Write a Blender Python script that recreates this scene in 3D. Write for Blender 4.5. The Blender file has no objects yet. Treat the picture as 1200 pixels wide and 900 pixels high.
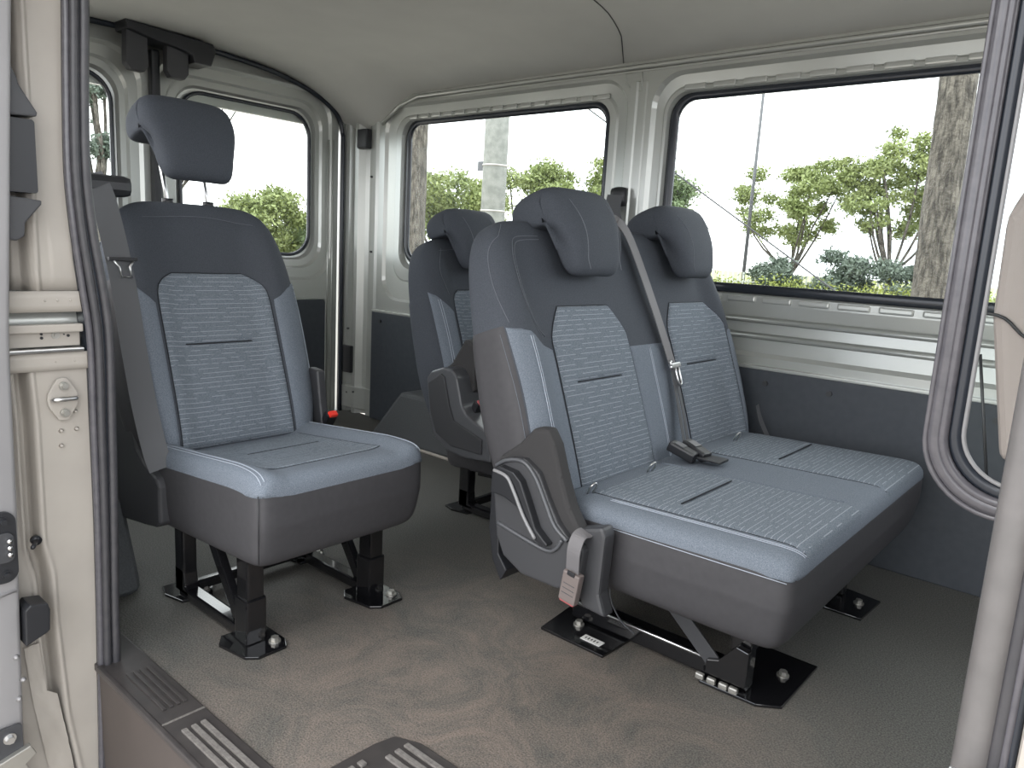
import bpy, bmesh, math, random
import numpy as np
from mathutils import Matrix, Vector
random.seed(7)
scene = bpy.context.scene
col = scene.collection

# ------------------------------------------------------------------ camera
cd = bpy.data.cameras.new('camera'); cam = bpy.data.objects.new('camera', cd); col.objects.link(cam)
cd.sensor_width = 36.0; cd.lens = 25.98; cd.clip_start = 0.02; cd.clip_end = 300
cam.matrix_world = Matrix(((0.75582595, -0.1577695, 0.63548085, 0.0),
                           (0.65235258, 0.09807977, -0.75154273, 0.0),
                           (0.0562427, 0.98259307, 0.17705257, 1.0),
                           (0, 0, 0, 1)))
scene.camera = cam
# ------------------------------------------------------------------ light
vs = scene.view_settings
vs.view_transform = 'Standard'; vs.look = 'None'; vs.exposure = 1.15; vs.gamma = 1.0; vs.use_curve_mapping = False
world = bpy.data.worlds.new('overcast_sky'); scene.world = world; world.use_nodes = True
wn = world.node_tree; wn.nodes.clear()
wo = wn.nodes.new('ShaderNodeOutputWorld'); bg = wn.nodes.new('ShaderNodeBackground')
tc = wn.nodes.new('ShaderNodeTexCoord'); ns = wn.nodes.new('ShaderNodeTexNoise'); cr = wn.nodes.new('ShaderNodeValToRGB')
ns.inputs['Scale'].default_value = 2.2; ns.inputs['Detail'].default_value = 5
cr.color_ramp.elements[0].position = 0.35; cr.color_ramp.elements[0].color = (0.80, 0.86, 0.95, 1)
cr.color_ramp.elements[1].position = 0.6; cr.color_ramp.elements[1].color = (1.0, 1.0, 1.0, 1)
wn.links.new(tc.outputs['Generated'], ns.inputs['Vector']); wn.links.new(ns.outputs['Fac'], cr.inputs['Fac'])
wn.links.new(cr.outputs['Color'], bg.inputs['Color']); wn.links.new(bg.outputs['Background'], wo.inputs['Surface'])
bg.inputs['Strength'].default_value = 1.9
sd = bpy.data.lights.new('sun', 'SUN'); sun = bpy.data.objects.new('sun', sd); col.objects.link(sun)
sd.energy = 0.5; sd.angle = math.radians(35); sd.color = (1.0, 0.93, 0.84)
sun.rotation_euler = Vector((0.15, 0.80, -0.62)).to_track_quat('-Z', 'Y').to_euler(); sun.location = (0, -5, 6)

# ------------------------------------------------------------------ materials
def mat(name, color, rough=0.6, metal=0.0, noise=None, bump=None, spec=0.5, coat=0.0, build=None):
    m = bpy.data.materials.new(name); m.use_nodes = True
    nt = m.node_tree; b = nt.nodes['Principled BSDF']
    b.inputs['Base Color'].default_value = (*color, 1); b.inputs['Roughness'].default_value = rough
    b.inputs['Metallic'].default_value = metal; b.inputs['Specular IOR Level'].default_value = spec
    b.inputs['Coat Weight'].default_value = coat
    tcn = nt.nodes.new('ShaderNodeTexCoord')
    if noise:
        sc, amt, col2 = noise
        n = nt.nodes.new('ShaderNodeTexNoise'); n.inputs['Scale'].default_value = sc; n.inputs['Detail'].default_value = 6
        nt.links.new(tcn.outputs['Object'], n.inputs['Vector'])
        r = nt.nodes.new('ShaderNodeValToRGB')
        r.color_ramp.elements[0].position = 0.5 - amt; r.color_ramp.elements[1].position = 0.5 + amt
        r.color_ramp.elements[0].color = (*color, 1); r.color_ramp.elements[1].color = (*col2, 1)
        nt.links.new(n.outputs['Fac'], r.inputs['Fac']); nt.links.new(r.outputs['Color'], b.inputs['Base Color'])
    if bump:
        sc, st, dist = bump
        n = nt.nodes.new('ShaderNodeTexNoise'); n.inputs['Scale'].default_value = sc; n.inputs['Detail'].default_value = 4
        nt.links.new(tcn.outputs['Object'], n.inputs['Vector'])
        bp = nt.nodes.new('ShaderNodeBump'); bp.inputs['Strength'].default_value = st; bp.inputs['Distance'].default_value = dist
        nt.links.new(n.outputs['Fac'], bp.inputs['Height']); nt.links.new(bp.outputs['Normal'], b.inputs['Normal'])
    if build: build(nt, b, tcn)
    return m

def lined_fabric(nt, b, tcn, base=(0.098, 0.118, 0.142), hi=(0.21, 0.24, 0.275), line=(0.38, 0.41, 0.45)):
    """melange blue cloth with broken pale woven lines running across (uv: metres)"""
    N = nt.nodes.new; L = nt.links.new
    sp = N('ShaderNodeSeparateXYZ'); L(tcn.outputs['UV'], sp.inputs[0])
    n1 = N('ShaderNodeTexNoise'); n1.inputs['Scale'].default_value = 520; n1.inputs['Detail'].default_value = 3
    L(tcn.outputs['Object'], n1.inputs['Vector'])
    mp = N('ShaderNodeMapping'); mp.inputs['Scale'].default_value = (26, 75, 1); L(tcn.outputs['UV'], mp.inputs['Vector'])
    n2 = N('ShaderNodeTexNoise'); n2.inputs['Scale'].default_value = 1.0; n2.inputs['Detail'].default_value = 1; L(mp.outputs[0], n2.inputs['Vector'])
    d = N('ShaderNodeMath'); d.operation = 'DIVIDE'; d.inputs[1].default_value = 0.0135; L(sp.outputs['Y'], d.inputs[0])
    fr = N('ShaderNodeMath'); fr.operation = 'FRACT'; L(d.outputs[0], fr.inputs[0])
    lt = N('ShaderNodeMath'); lt.operation = 'LESS_THAN'; lt.inputs[1].default_value = 0.13; L(fr.outputs[0], lt.inputs[0])
    gt = N('ShaderNodeMath'); gt.operation = 'GREATER_THAN'; gt.inputs[1].default_value = 0.43; L(n2.outputs['Fac'], gt.inputs[0])
    mu = N('ShaderNodeMath'); mu.operation = 'MULTIPLY'; L(lt.outputs[0], mu.inputs[0]); L(gt.outputs[0], mu.inputs[1])
    r = N('ShaderNodeValToRGB'); r.color_ramp.elements[0].position = 0.38; r.color_ramp.elements[1].position = 0.66
    r.color_ramp.elements[0].color = (*base, 1); r.color_ramp.elements[1].color = (*hi, 1); L(n1.outputs['Fac'], r.inputs['Fac'])
    mx = N('ShaderNodeMix'); mx.data_type = 'RGBA'; mx.inputs['B'].default_value = (*line, 1)
    sc = N('ShaderNodeMath'); sc.operation = 'MULTIPLY'; sc.inputs[1].default_value = 0.6; L(mu.outputs[0], sc.inputs[0])
    L(sc.outputs[0], mx.inputs['Factor']); L(r.outputs['Color'], mx.inputs['A']); L(mx.outputs['Result'], b.inputs['Base Color'])
    bp = N('ShaderNodeBump'); bp.inputs['Strength'].default_value = 0.5; bp.inputs['Distance'].default_value = 0.002
    L(fr.outputs[0], bp.inputs['Height']); L(bp.outputs['Normal'], b.inputs['Normal'])

def floor_nodes(nt, b, tcn):
    N = nt.nodes.new; L = nt.links.new
    n1 = N('ShaderNodeTexNoise'); n1.inputs['Scale'].default_value = 260; n1.inputs['Detail'].default_value = 4; L(tcn.outputs['Object'], n1.inputs['Vector'])
    n2 = N('ShaderNodeTexNoise'); n2.inputs['Scale'].default_value = 4.5; n2.inputs['Detail'].default_value = 12; n2.inputs['Roughness'].default_value = 0.78; n2.inputs['Distortion'].default_value = 1.2
    L(tcn.outputs['Object'], n2.inputs['Vector'])
    r1 = N('ShaderNodeValToRGB'); r1.color_ramp.elements[0].position = 0.36; r1.color_ramp.elements[1].position = 0.68
    r1.color_ramp.elements[0].color = (0.042, 0.042, 0.038, 1); r1.color_ramp.elements[1].color = (0.135, 0.134, 0.122, 1)
    r2 = N('ShaderNodeValToRGB'); r2.color_ramp.elements[0].position = 0.36; r2.color_ramp.elements[1].position = 0.66
    r2.color_ramp.elements[0].color = (0, 0, 0, 1); r2.color_ramp.elements[1].color = (1, 1, 1, 1)
    L(n1.outputs['Fac'], r1.inputs['Fac']); L(n2.outputs['Fac'], r2.inputs['Fac'])
    # dust lies thickest where feet come in by the step
    dx = N('ShaderNodeVectorMath'); dx.operation = 'DISTANCE'; dx.inputs[1].default_value = (-1.0, 1.1, 0); L(tcn.outputs['Object'], dx.inputs[0])
    mr = N('ShaderNodeMapRange'); mr.inputs['From Min'].default_value = 0.15; mr.inputs['From Max'].default_value = 1.0; mr.inputs['To Min'].default_value = 1.2; mr.inputs['To Max'].default_value = 0.0
    L(dx.outputs['Value'], mr.inputs['Value'])
    ad = N('ShaderNodeMath'); ad.operation = 'MULTIPLY'; L(r2.outputs['Color'], ad.inputs[0]); L(mr.outputs[0], ad.inputs[1])
    mul = N('ShaderNodeMath'); mul.operation = 'MULTIPLY'; L(ad.outputs[0], mul.inputs[0]); L(n1.outputs['Fac'], mul.inputs[1])
    mx = N('ShaderNodeMix'); mx.data_type = 'RGBA'; mx.inputs['B'].default_value = (0.30, 0.23, 0.19, 1)
    L(mul.outputs[0], mx.inputs['Factor']); L(r1.outputs['Color'], mx.inputs['A']); L(mx.outputs['Result'], b.inputs['Base Color'])
    bp = N('ShaderNodeBump'); bp.inputs['Strength'].default_value = 0.5; bp.inputs['Distance'].default_value = 0.003
    L(n1.outputs['Fac'], bp.inputs['Height']); L(bp.outputs['Normal'], b.inputs['Normal'])

def bark_nodes(nt, b, tcn):
    N = nt.nodes.new; L = nt.links.new
    mp = N('ShaderNodeMapping'); mp.inputs['Scale'].default_value = (1, 1, 0.22); L(tcn.outputs['Object'], mp.inputs['Vector'])
    n = N('ShaderNodeTexNoise'); n.inputs['Scale'].default_value = 42; n.inputs['Detail'].default_value = 6; n.inputs['Roughness'].default_value = 0.65; L(mp.outputs[0], n.inputs['Vector'])
    r = N('ShaderNodeValToRGB'); r.color_ramp.elements[0].position = 0.38; r.color_ramp.elements[1].position = 0.66
    r.color_ramp.elements[0].color = (0.035, 0.031, 0.026, 1); r.color_ramp.elements[1].color = (0.17, 0.155, 0.13, 1)
    L(n.outputs['Fac'], r.inputs['Fac']); L(r.outputs['Color'], b.inputs['Base Color'])

M = {}
M['char'] = mat('charcoal_cloth', (0.046, 0.052, 0.063), 0.85, noise=(350, 0.2, (0.066, 0.074, 0.089)), bump=(500, 0.25, 0.001), spec=0.3)
M['side'] = mat('charcoal_vinyl', (0.044, 0.043, 0.047), 0.6, noise=(60, 0.3, (0.054, 0.053, 0.057)), bump=(500, 0.15, 0.0008), spec=0.35)
M['blue'] = mat('blue_melange_cloth', (0.100, 0.119, 0.145), 0.9, noise=(600, 0.16, (0.195, 0.222, 0.260)), bump=(600, 0.3, 0.001), spec=0.25)
M['lined'] = mat('blue_lined_cloth', (0.1, 0.14, 0.2), 0.9, spec=0.25, build=lined_fabric)
M['stitch'] = mat('white_thread', (0.36, 0.40, 0.46), 0.7)
M['dstitch'] = mat('grey_thread', (0.11, 0.12, 0.14), 0.7)
M['plastic'] = mat('dark_grey_plastic', (0.042, 0.043, 0.047), 0.48, bump=(700, 0.2, 0.0005))
M['plastic2'] = mat('satin_grey_plastic', (0.075, 0.078, 0.085), 0.35, bump=(700, 0.15, 0.0005))
M['blackp'] = mat('black_plastic', (0.016, 0.017, 0.020), 0.4)
M['gloss'] = mat('gloss_black_enamel', (0.006, 0.006, 0.007), 0.14, coat=0.6)
M['steel'] = mat('bright_steel', (0.62, 0.62, 0.62), 0.28, metal=1.0)
M['zinc'] = mat('dull_zinc', (0.42, 0.41, 0.38), 0.42, metal=0.8)
M['paint'] = mat('silver_grey_paint', (0.44, 0.455, 0.43), 0.27, noise=(2.5, 0.3, (0.52, 0.53, 0.505)), bump=(7, 0.08, 0.006), metal=0.4)
M['paint_d'] = mat('ivory_primer_paint', (0.32, 0.295, 0.265), 0.45, noise=(7, 0.25, (0.37, 0.342, 0.305)), bump=(16, 0.14, 0.004))
M['door_paint'] = mat('pale_grey_door_paint', (0.24, 0.235, 0.24), 0.4, noise=(5, 0.3, (0.285, 0.277, 0.278)), bump=(12, 0.1, 0.003))
M['liner'] = mat('grey_headliner', (0.46, 0.46, 0.435), 0.95, noise=(6, 0.35, (0.51, 0.51, 0.48)), bump=(300, 0.1, 0.001), spec=0.1)
M['panel'] = mat('dark_slate_board', (0.040, 0.047, 0.058), 0.55, noise=(40, 0.3, (0.055, 0.062, 0.072)), bump=(500, 0.2, 0.0008))
M['rubber'] = mat('weathered_rubber', (0.034, 0.034, 0.039), 0.42, noise=(45, 0.25, (0.052, 0.050, 0.054)), bump=(90, 0.2, 0.0015))
M['worn'] = mat('chalky_worn_rubber', (0.095, 0.090, 0.088), 0.5, noise=(40, 0.3, (0.13, 0.122, 0.12)), bump=(120, 0.2, 0.001))
M['sheen'] = mat('pale_edge_and_highlight', (0.21, 0.21, 0.215), 0.25)  # pale grey frame line; also the highlight painted on the recline handle
M['boot'] = mat('black_brown_fabric', (0.028, 0.027, 0.028), 0.8, bump=(40, 0.3, 0.006))
M['seam'] = mat('dark_seam_and_crease_shade', (0.018, 0.021, 0.027), 0.9)  # sewn seams, and the shade painted into seat creases
M['rubber_b'] = mat('glossy_black_rubber', (0.020, 0.024, 0.032), 0.25)
M['rubber_s'] = mat('silvery_worn_rubber', (0.070, 0.068, 0.078), 0.2, noise=(60, 0.25, (0.10, 0.096, 0.105)))
M['arch'] = mat('wheel_arch_board', (0.05, 0.055, 0.06), 0.8, noise=(200, 0.2, (0.075, 0.08, 0.085)))
M['floor'] = mat('dusty_speckled_mat', (0.08, 0.08, 0.08), 0.62, spec=0.45, build=floor_nodes)
M['tread'] = mat('scuffed_step_plastic', (0.032, 0.029, 0.029), 0.42, noise=(25, 0.3, (0.052, 0.046, 0.044)), bump=(120, 0.15, 0.001))
M['riser'] = mat('brown_grey_riser', (0.050, 0.041, 0.037), 0.5, noise=(8, 0.3, (0.068, 0.055, 0.049)), bump=(60, 0.1, 0.001))
M['rib'] = mat('worn_tread_rib', (0.115, 0.106, 0.10), 0.4, noise=(150, 0.2, (0.19, 0.178, 0.165)))
M['red'] = mat('red_button', (0.80, 0.045, 0.03), 0.3)
M['pink'] = mat('faded_red_button', (0.38, 0.08, 0.085), 0.4)
M['belt'] = mat('grey_webbing', (0.085, 0.088, 0.095), 0.7, bump=(900, 0.3, 0.0008))
M['belt_l'] = mat('light_grey_webbing', (0.135, 0.13, 0.135), 0.65, bump=(900, 0.3, 0.0008))
M['buckle'] = mat('taupe_buckle_plastic', (0.15, 0.125, 0.118), 0.45)
M['vinyl'] = mat('rose_beige_panel', (0.30, 0.255, 0.24), 0.6, bump=(200, 0.1, 0.001))
M['white'] = mat('white_label', (0.75, 0.75, 0.73), 0.5)
M['ink'] = mat('label_ink', (0.05, 0.05, 0.05), 0.6)
M['bark'] = mat('furrowed_bark', (0.035, 0.031, 0.026), 0.9, bump=(45, 1.0, 0.02), build=bark_nodes)
M['concrete'] = mat('pale_concrete', (0.20, 0.21, 0.195), 0.85, noise=(9, 0.15, (0.28, 0.29, 0.27)), bump=(20, 0.3, 0.01))
M['leaf_y'] = mat('yellow_green_leaves', (0.14, 0.185, 0.055), 0.6, noise=(1.5, 0.25, (0.25, 0.29, 0.11)))
M['leaf_g'] = mat('mid_green_leaves', (0.10, 0.15, 0.065), 0.6, noise=(1.5, 0.25, (0.19, 0.24, 0.12)))
M['leaf_d'] = mat('grey_green_leaves', (0.075, 0.105, 0.08), 0.6, noise=(1.5, 0.25, (0.135, 0.17, 0.13)))
M['hedge'] = mat('lime_hedge_leaves', (0.16, 0.20, 0.035), 0.6, noise=(2, 0.25, (0.27, 0.30, 0.075)))
M['ground'] = mat('pale_tarmac', (0.33, 0.305, 0.27), 0.9, noise=(3, 0.3, (0.39, 0.36, 0.32)))
M['wood_w'] = mat('weathered_white_picket', (0.55, 0.57, 0.52), 0.8)
def glass():
    m = bpy.data.materials.new('window_glass'); m.use_nodes = True; nt = m.node_tree; nt.nodes.clear()
    o = nt.nodes.new('ShaderNodeOutputMaterial'); t = nt.nodes.new('ShaderNodeBsdfTransparent'); g = nt.nodes.new('ShaderNodeBsdfGlossy')
    f = nt.nodes.new('ShaderNodeFresnel'); f.inputs['IOR'].default_value = 1.10; mx = nt.nodes.new('ShaderNodeMixShader')
    t.inputs['Color'].default_value = (0.97, 0.99, 0.98, 1); g.inputs['Roughness'].default_value = 0.02
    nt.links.new(f.outputs[0], mx.inputs[0]); nt.links.new(t.outputs[0], mx.inputs[1]); nt.links.new(g.outputs[0], mx.inputs[2]); nt.links.new(mx.outputs[0], o.inputs[0])
    return m
M['glass'] = glass()

# ------------------------------------------------------------------ helpers
def link(name, me, m, parent=None, smooth=True):
    o = bpy.data.objects.new(name, me); col.objects.link(o)
    if m is not None: me.materials.append(M[m] if isinstance(m, str) else m)
    if parent is not None: o.parent = parent
    if smooth: me.polygons.foreach_set('use_smooth', [True] * len(me.polygons))
    return o
def raw(name, vs_, fs_, m, parent=None, smooth=True):
    me = bpy.data.meshes.new(name); me.from_pydata([tuple(v) for v in vs_], [], fs_); me.update()
    return link(name, me, m, parent, smooth)
def frombm(name, bm, m, parent=None, smooth=False):
    bmesh.ops.recalc_face_normals(bm, faces=bm.faces[:])
    me = bpy.data.meshes.new(name); bm.to_mesh(me); bm.free(); me.update()
    return link(name, me, m, parent, smooth)
def bevel(bm, w, seg=2):
    if w > 0: bmesh.ops.bevel(bm, geom=bm.edges[:], offset=w, segments=seg, affect='EDGES', profile=0.6, clamp_overlap=True)
def add_box(bm, c, s, rot=None, bev=0.0):
    t = bmesh.new(); bmesh.ops.create_cube(t, size=1.0)
    bmesh.ops.scale(t, vec=s, verts=t.verts[:]); bevel(t, bev)
    if rot is not None: bmesh.ops.rotate(t, cent=(0, 0, 0), matrix=rot, verts=t.verts[:])
    bmesh.ops.translate(t, vec=c, verts=t.verts[:]); merge(bm, t)
def merge(bm, t):
    me = bpy.data.meshes.new('tmp'); t.to_mesh(me); t.free(); bm.from_mesh(me); bpy.data.meshes.remove(me)
def box(name, lo, hi, m, parent=None, bev=0.003):
    bm = bmesh.new(); c = [(a + b) / 2 for a, b in zip(lo, hi)]; s = [abs(b - a) for a, b in zip(lo, hi)]
    add_box(bm, c, s, bev=bev); return frombm(name, bm, m, parent)
def add_bar(bm, p, q, w, d, up=(0, 1, 0), bev=0.003):
    """box-section bar from p to q, w across 'up', d along 'up'"""
    p = Vector(p); q = Vector(q); z = (q - p); L = z.length; z.normalize(); u = Vector(up); u = (u - z * u.dot(z)).normalized(); x = u.cross(z)
    add_box(bm, (p + q) / 2, (w, d, L), Matrix((x, u, z)).transposed(), bev)
def bar(name, p, q, w, d, m, parent=None, up=(0, 1, 0), bev=0.003):
    bm = bmesh.new(); add_bar(bm, p, q, w, d, up, bev); return frombm(name, bm, m, parent)
def add_prism(bm, pts, axis, a0, a1, bev=0.0, seg=2):
    """polygon pts extruded along axis ('X','Y','Z'); pts are the two other coordinates in order"""
    def mk(p, a):
        return {'X': (a, p[0], p[1]), 'Y': (p[0], a, p[1]), 'Z': (p[0], p[1], a)}[axis]
    t = bmesh.new(); A = [t.verts.new(mk(p, a0)) for p in pts]; B = [t.verts.new(mk(p, a1)) for p in pts]
    n = len(pts); t.faces.new(A); t.faces.new(B[::-1])
    for i in range(n): t.faces.new((A[i], A[(i + 1) % n], B[(i + 1) % n], B[i]))
    bmesh.ops.recalc_face_normals(t, faces=t.faces[:]); bevel(t, bev, seg); merge(bm, t)
def prism(name, pts, axis, a0, a1, m, parent=None, bev=0.0, seg=2, smooth=False):
    bm = bmesh.new(); add_prism(bm, pts, axis, a0, a1, bev, seg); return frombm(name, bm, m, parent, smooth)
def smooth_path(pts, n=6):
    P = [np.array(p, float) for p in pts]; out = []
    for i in range(len(P) - 1):
        p0 = P[max(i - 1, 0)]; p1 = P[i]; p2 = P[i + 1]; p3 = P[min(i + 2, len(P) - 1)]
        for k in range(n):
            t = k / n
            out.append(0.5 * ((2 * p1) + (-p0 + p2) * t + (2 * p0 - 5 * p1 + 4 * p2 - p3) * t * t + (-p0 + 3 * p1 - 3 * p2 + p3) * t ** 3))
    out.append(P[-1]); return out
def add_sweep(V, F, path, prof, up, closed=False):
    """prof: list of (side, up) offsets, closed loop"""
    P = [np.array(p, float) for p in path]; n = len(P); k = len(prof); base = len(V)
    for i in range(n):
        if closed: t = P[(i + 1) % n] - P[i - 1]
        else: t = P[min(i + 1, n - 1)] - P[max(i - 1, 0)]
        t = t / (np.linalg.norm(t) + 1e-12); u = np.array(up[i] if isinstance(up, list) else up, float)
        u = u - t * (u @ t); u = u / (np.linalg.norm(u) + 1e-12); s = np.cross(u, t)
        for a, b in prof: V.append(P[i] + s * a + u * b)
    m = n if closed else n - 1
    for i in range(m):
        for j in range(k):
            a = base + i * k + j; b = base + i * k + (j + 1) % k; c = base + ((i + 1) % n) * k + (j + 1) % k; d = base + ((i + 1) % n) * k + j
            F.append((a, b, c, d))
    if not closed:
        F.append(tuple(base + j for j in range(k))[::-1]); F.append(tuple(base + (n - 1) * k + j for j in range(k)))
def sweep(name, path, prof, up, m, parent=None, closed=False, smooth=True):
    V, F = [], []; add_sweep(V, F, path, prof, up, closed); return raw(name, V, F, m, parent, smooth)
def circ(r, n=8, e=1.0): return [(r * math.cos(2 * math.pi * i / n), e * r * math.sin(2 * math.pi * i / n)) for i in range(n)]
def rectp(w, h): return [(-w / 2, -h / 2), (w / 2, -h / 2), (w / 2, h / 2), (-w / 2, h / 2)]
def tube(name, path, r, m, parent=None, n=8, closed=False, up=(0.3, 0.5, 0.81)): return sweep(name, path, circ(r, n), up, m, parent, closed)
def add_cyl(bm, c, r, h, axis='Z', seg=16, r2=None):
    t = bmesh.new(); bmesh.ops.create_cone(t, cap_ends=True, segments=seg, radius1=r, radius2=r if r2 is None else r2, depth=h)
    R = {'Z': Matrix.Identity(3), 'X': Matrix.Rotation(math.pi / 2, 3, 'Y'), 'Y': Matrix.Rotation(-math.pi / 2, 3, 'X')}[axis]
    bmesh.ops.rotate(t, cent=(0, 0, 0), matrix=R, verts=t.verts[:]); bmesh.ops.translate(t, vec=c, verts=t.verts[:]); merge(bm, t)
def bolt(name, c, parent, r=0.012, axis='Z', m='zinc', sgn=1):
    bm = bmesh.new(); add_cyl(bm, c, r * 1.5, 0.004, axis, 16)
    d = {'X': (1, 0, 0), 'Y': (0, 1, 0), 'Z': (0, 0, 1)}[axis]; c2 = [a + b * 0.006 * sgn for a, b in zip(c, d)]
    add_cyl(bm, c2, r, 0.010, axis, 6); return frombm(name, bm, m, parent)
def rr(x0, x1, z0, z1, r, k=8):
    out = []
    r = min(r, (x1 - x0) / 2 - 1e-4, (z1 - z0) / 2 - 1e-4)
    for (cx, cz, a0) in ((x1 - r, z1 - r, 0), (x0 + r, z1 - r, 90), (x0 + r, z0 + r, 180), (x1 - r, z0 + r, 270)):
        for i in range(k + 1):
            a = math.radians(a0 + 90 * i / k); out.append((cx + r * math.cos(a), cz + r * math.sin(a)))
    return out
def ringpanel(name, rings, place, m, parent=None, cap=False):
    """rings: (x0,x1,z0,z1,r,depth) from the outer border inward, place(u,v,depth)->xyz"""
    V, F = [], []; k = None
    for R in rings:
        L = rr(*R[:5]); k = len(L); V += [place(u, v, R[5]) for u, v in L]
    for i in range(len(rings) - 1):
        for j in range(k): F.append((i * k + j, i * k + (j + 1) % k, (i + 1) * k + (j + 1) % k, (i + 1) * k + j))
    if cap: F.append(tuple(range((len(rings) - 1) * k, len(rings) * k)))
    return raw(name, V, F, m, parent, smooth=False)
def empty(name, loc, label=None, cat=None, group=None):
    o = bpy.data.objects.new(name, None); col.objects.link(o); o.location = loc; o.empty_display_size = 0.1
    if label: o['label'] = label; o['category'] = cat
    if group: o['group'] = group
    return o
def tag(o, label, cat, group=None):
    o['label'] = label; o['category'] = cat
    if group: o['group'] = group
    return o
def struct(o, label=None):
    o['kind'] = 'structure'
    if label: o['label'] = label
    return o
def shift(o, root):                      # parts drawn in world coordinates under a placed root
    o.parent = root; o.matrix_parent_inverse = Matrix.Translation(root.location).inverted(); return o

# ------------------------------------------------------------------ setting: van body
YN, YF, XR = 0.54, 2.70, -3.60           # near wall, far wall, rear doors
fl = box('floor', (XR - 0.02, 0.69, -0.03), (0.9, YF, 0.0), 'floor', bev=0.0); struct(fl, 'dusty dark speckled van floor mat')

def ceil_z(x, y):
    ze = 1.775 - 0.155 * min(1, max(0, (-3.05 - x) / 0.3)) ** 1.5
    zc = 1.875
    t = min(1, abs(y - 1.62) / 1.08); return zc - (zc - ze) * t ** 4
V, F = [], []; xs = np.linspace(XR, 0.9, 60); ys = np.linspace(YN, YF + 0.01, 41)
for x in xs:
    for y in ys: V.append((x, y, ceil_z(x, y)))
for x in xs:
    for y in ys: V.append((x, y, ceil_z(x, y) + 0.05))
n1, n2 = len(xs), len(ys); off = n1 * n2
for i in range(n1 - 1):
    for j in range(n2 - 1):
        a = i * n2 + j; F.append((a, a + 1, a + n2 + 1, a + n2)); F.append((off + a, off + a + n2, off + a + n2 + 1, off + a + 1))
ce = raw('ceiling', V, F, 'liner'); struct(ce, 'grey felt headliner curving down to the walls')
SX = lambda y: float(np.interp(y, [1.0, 2.246, 2.356, 2.504, 2.69], [-1.59, -1.612, -1.631, -1.676, -1.778]))
seam = [(SX(y), y, ceil_z(SX(y), y) - 0.001) for y in np.linspace(2.69, 1.0, 30)]
tube('headliner_seam', seam, 0.0022, 'blackp', ce, 6)

def far(u, v, d): return (u, YF + d, v)
wl = empty('wall_left', (-1.5, YF, 0)); struct(wl, 'silver painted far side wall with two window openings')
def wl_part(o): return shift(o, wl)
wz0, wz1 = 0.625, 1.83
wl_part(ringpanel('inner_panel', [(-3.33, -1.70, wz0, wz1, 0.002, 0), (-3.285, -1.745, 0.69, 1.725, 0.13, 0.0), (-3.272, -1.757, 0.703, 1.713, 0.12, 0.016),
    (-3.215, -1.80, 0.80, 1.672, 0.10, 0.022), (-3.205, -1.808, 0.81, 1.664, 0.10, 0.014), (-3.165, -1.838, 0.87, 1.648, 0.09, 0.014), (-3.155, -1.846, 0.885, 1.642, 0.085, 0.045), (-3.125, -1.86, 0.92, 1.632, 0.08, 0.05)], far, 'paint'))
wl_part(ringpanel('inner_panel', [(-1.70, 0.75, wz0, wz1, 0.002, 0), (-1.635, 0.70, 0.66, 1.725, 0.13, 0.0), (-1.620, 0.69, 0.675, 1.712, 0.12, 0.016),
    (-1.590, 0.66, 0.80, 1.672, 0.10, 0.022), (-1.582, 0.65, 0.855, 1.664, 0.10, 0.014), (-1.570, 0.64, 0.885, 1.650, 0.09, 0.014), (-1.562, 0.63, 0.893, 1.640, 0.085, 0.045), (-1.540, 0.60, 0.915, 1.628, 0.08, 0.05)], far, 'paint'))
# pillar relief between the windows
bm = bmesh.new(); add_prism(bm, [(-1.742, YF), (-1.735, YF - 0.012), (-1.705, YF - 0.012), (-1.698, YF - 0.004), (-1.665, YF - 0.004), (-1.658, YF)], 'Z', 0.66, 1.70, 0.002); wl_part(frombm('pillar_rib', bm, 'paint'))
for nm, (xa, xb) in (('cant_rail', (-3.3, 0.75)),):
    wl_part(sweep(nm, [(x, YF - 0.004, ceil_z(x, 2.7) - 0.022) for x in np.linspace(xa, xb, 30)], [(-0.008, 0), (-0.004, 0.012), (0.006, 0.014), (0.014, 0)], (0, -1, 0), 'paint'))
    wl_part(sweep('cant_rail', [(x, YF + 0.002, 1.742) for x in np.linspace(-3.1, xb, 10)], circ(0.006, 8), (0, -1, 0), 'paint'))
# lumpy flange round the front window: pressed tabs
def tabs(x0, x1, zc, step, w=0.7):
    k = 0; x = x0
    while x < x1:
        o = wl_part(box('pressed_tab', (x, YF + 0.004, zc - 0.011), (x + step * w, YF + 0.02, zc + 0.011), 'paint', bev=0.006)); x += step; k += 1
tabs(-1.50, 0.5, 0.872, 0.135, 0.8); tabs(-1.50, 0.5, 1.662, 0.12, 0.75); tabs(-3.10, -1.90, 1.660, 0.085, 0.75)
for zc in (0.795, 0.735):
    wl_part(sweep('pressed_rib', [(-1.6, YF + 0.012, zc), (0.65, YF + 0.012, zc)], [(-0.010, 0), (-0.005, 0.010), (0.004, 0.010), (0.014, 0)], (0, -1, 0), 'paint'))
for (pa, pb) in (((-1.64, 1.67), (-1.80, 1.735)),):
    wl_part(tube('pressed_outline', [(-1.765, YF - 0.003, 1.735), (-1.69, YF - 0.003, 1.735), (-1.685, YF - 0.003, 1.665), (-1.73, YF - 0.003, 1.665), (-1.765, YF - 0.003, 1.705)], 0.0035, 'paint', None, 6, closed=True))
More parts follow.
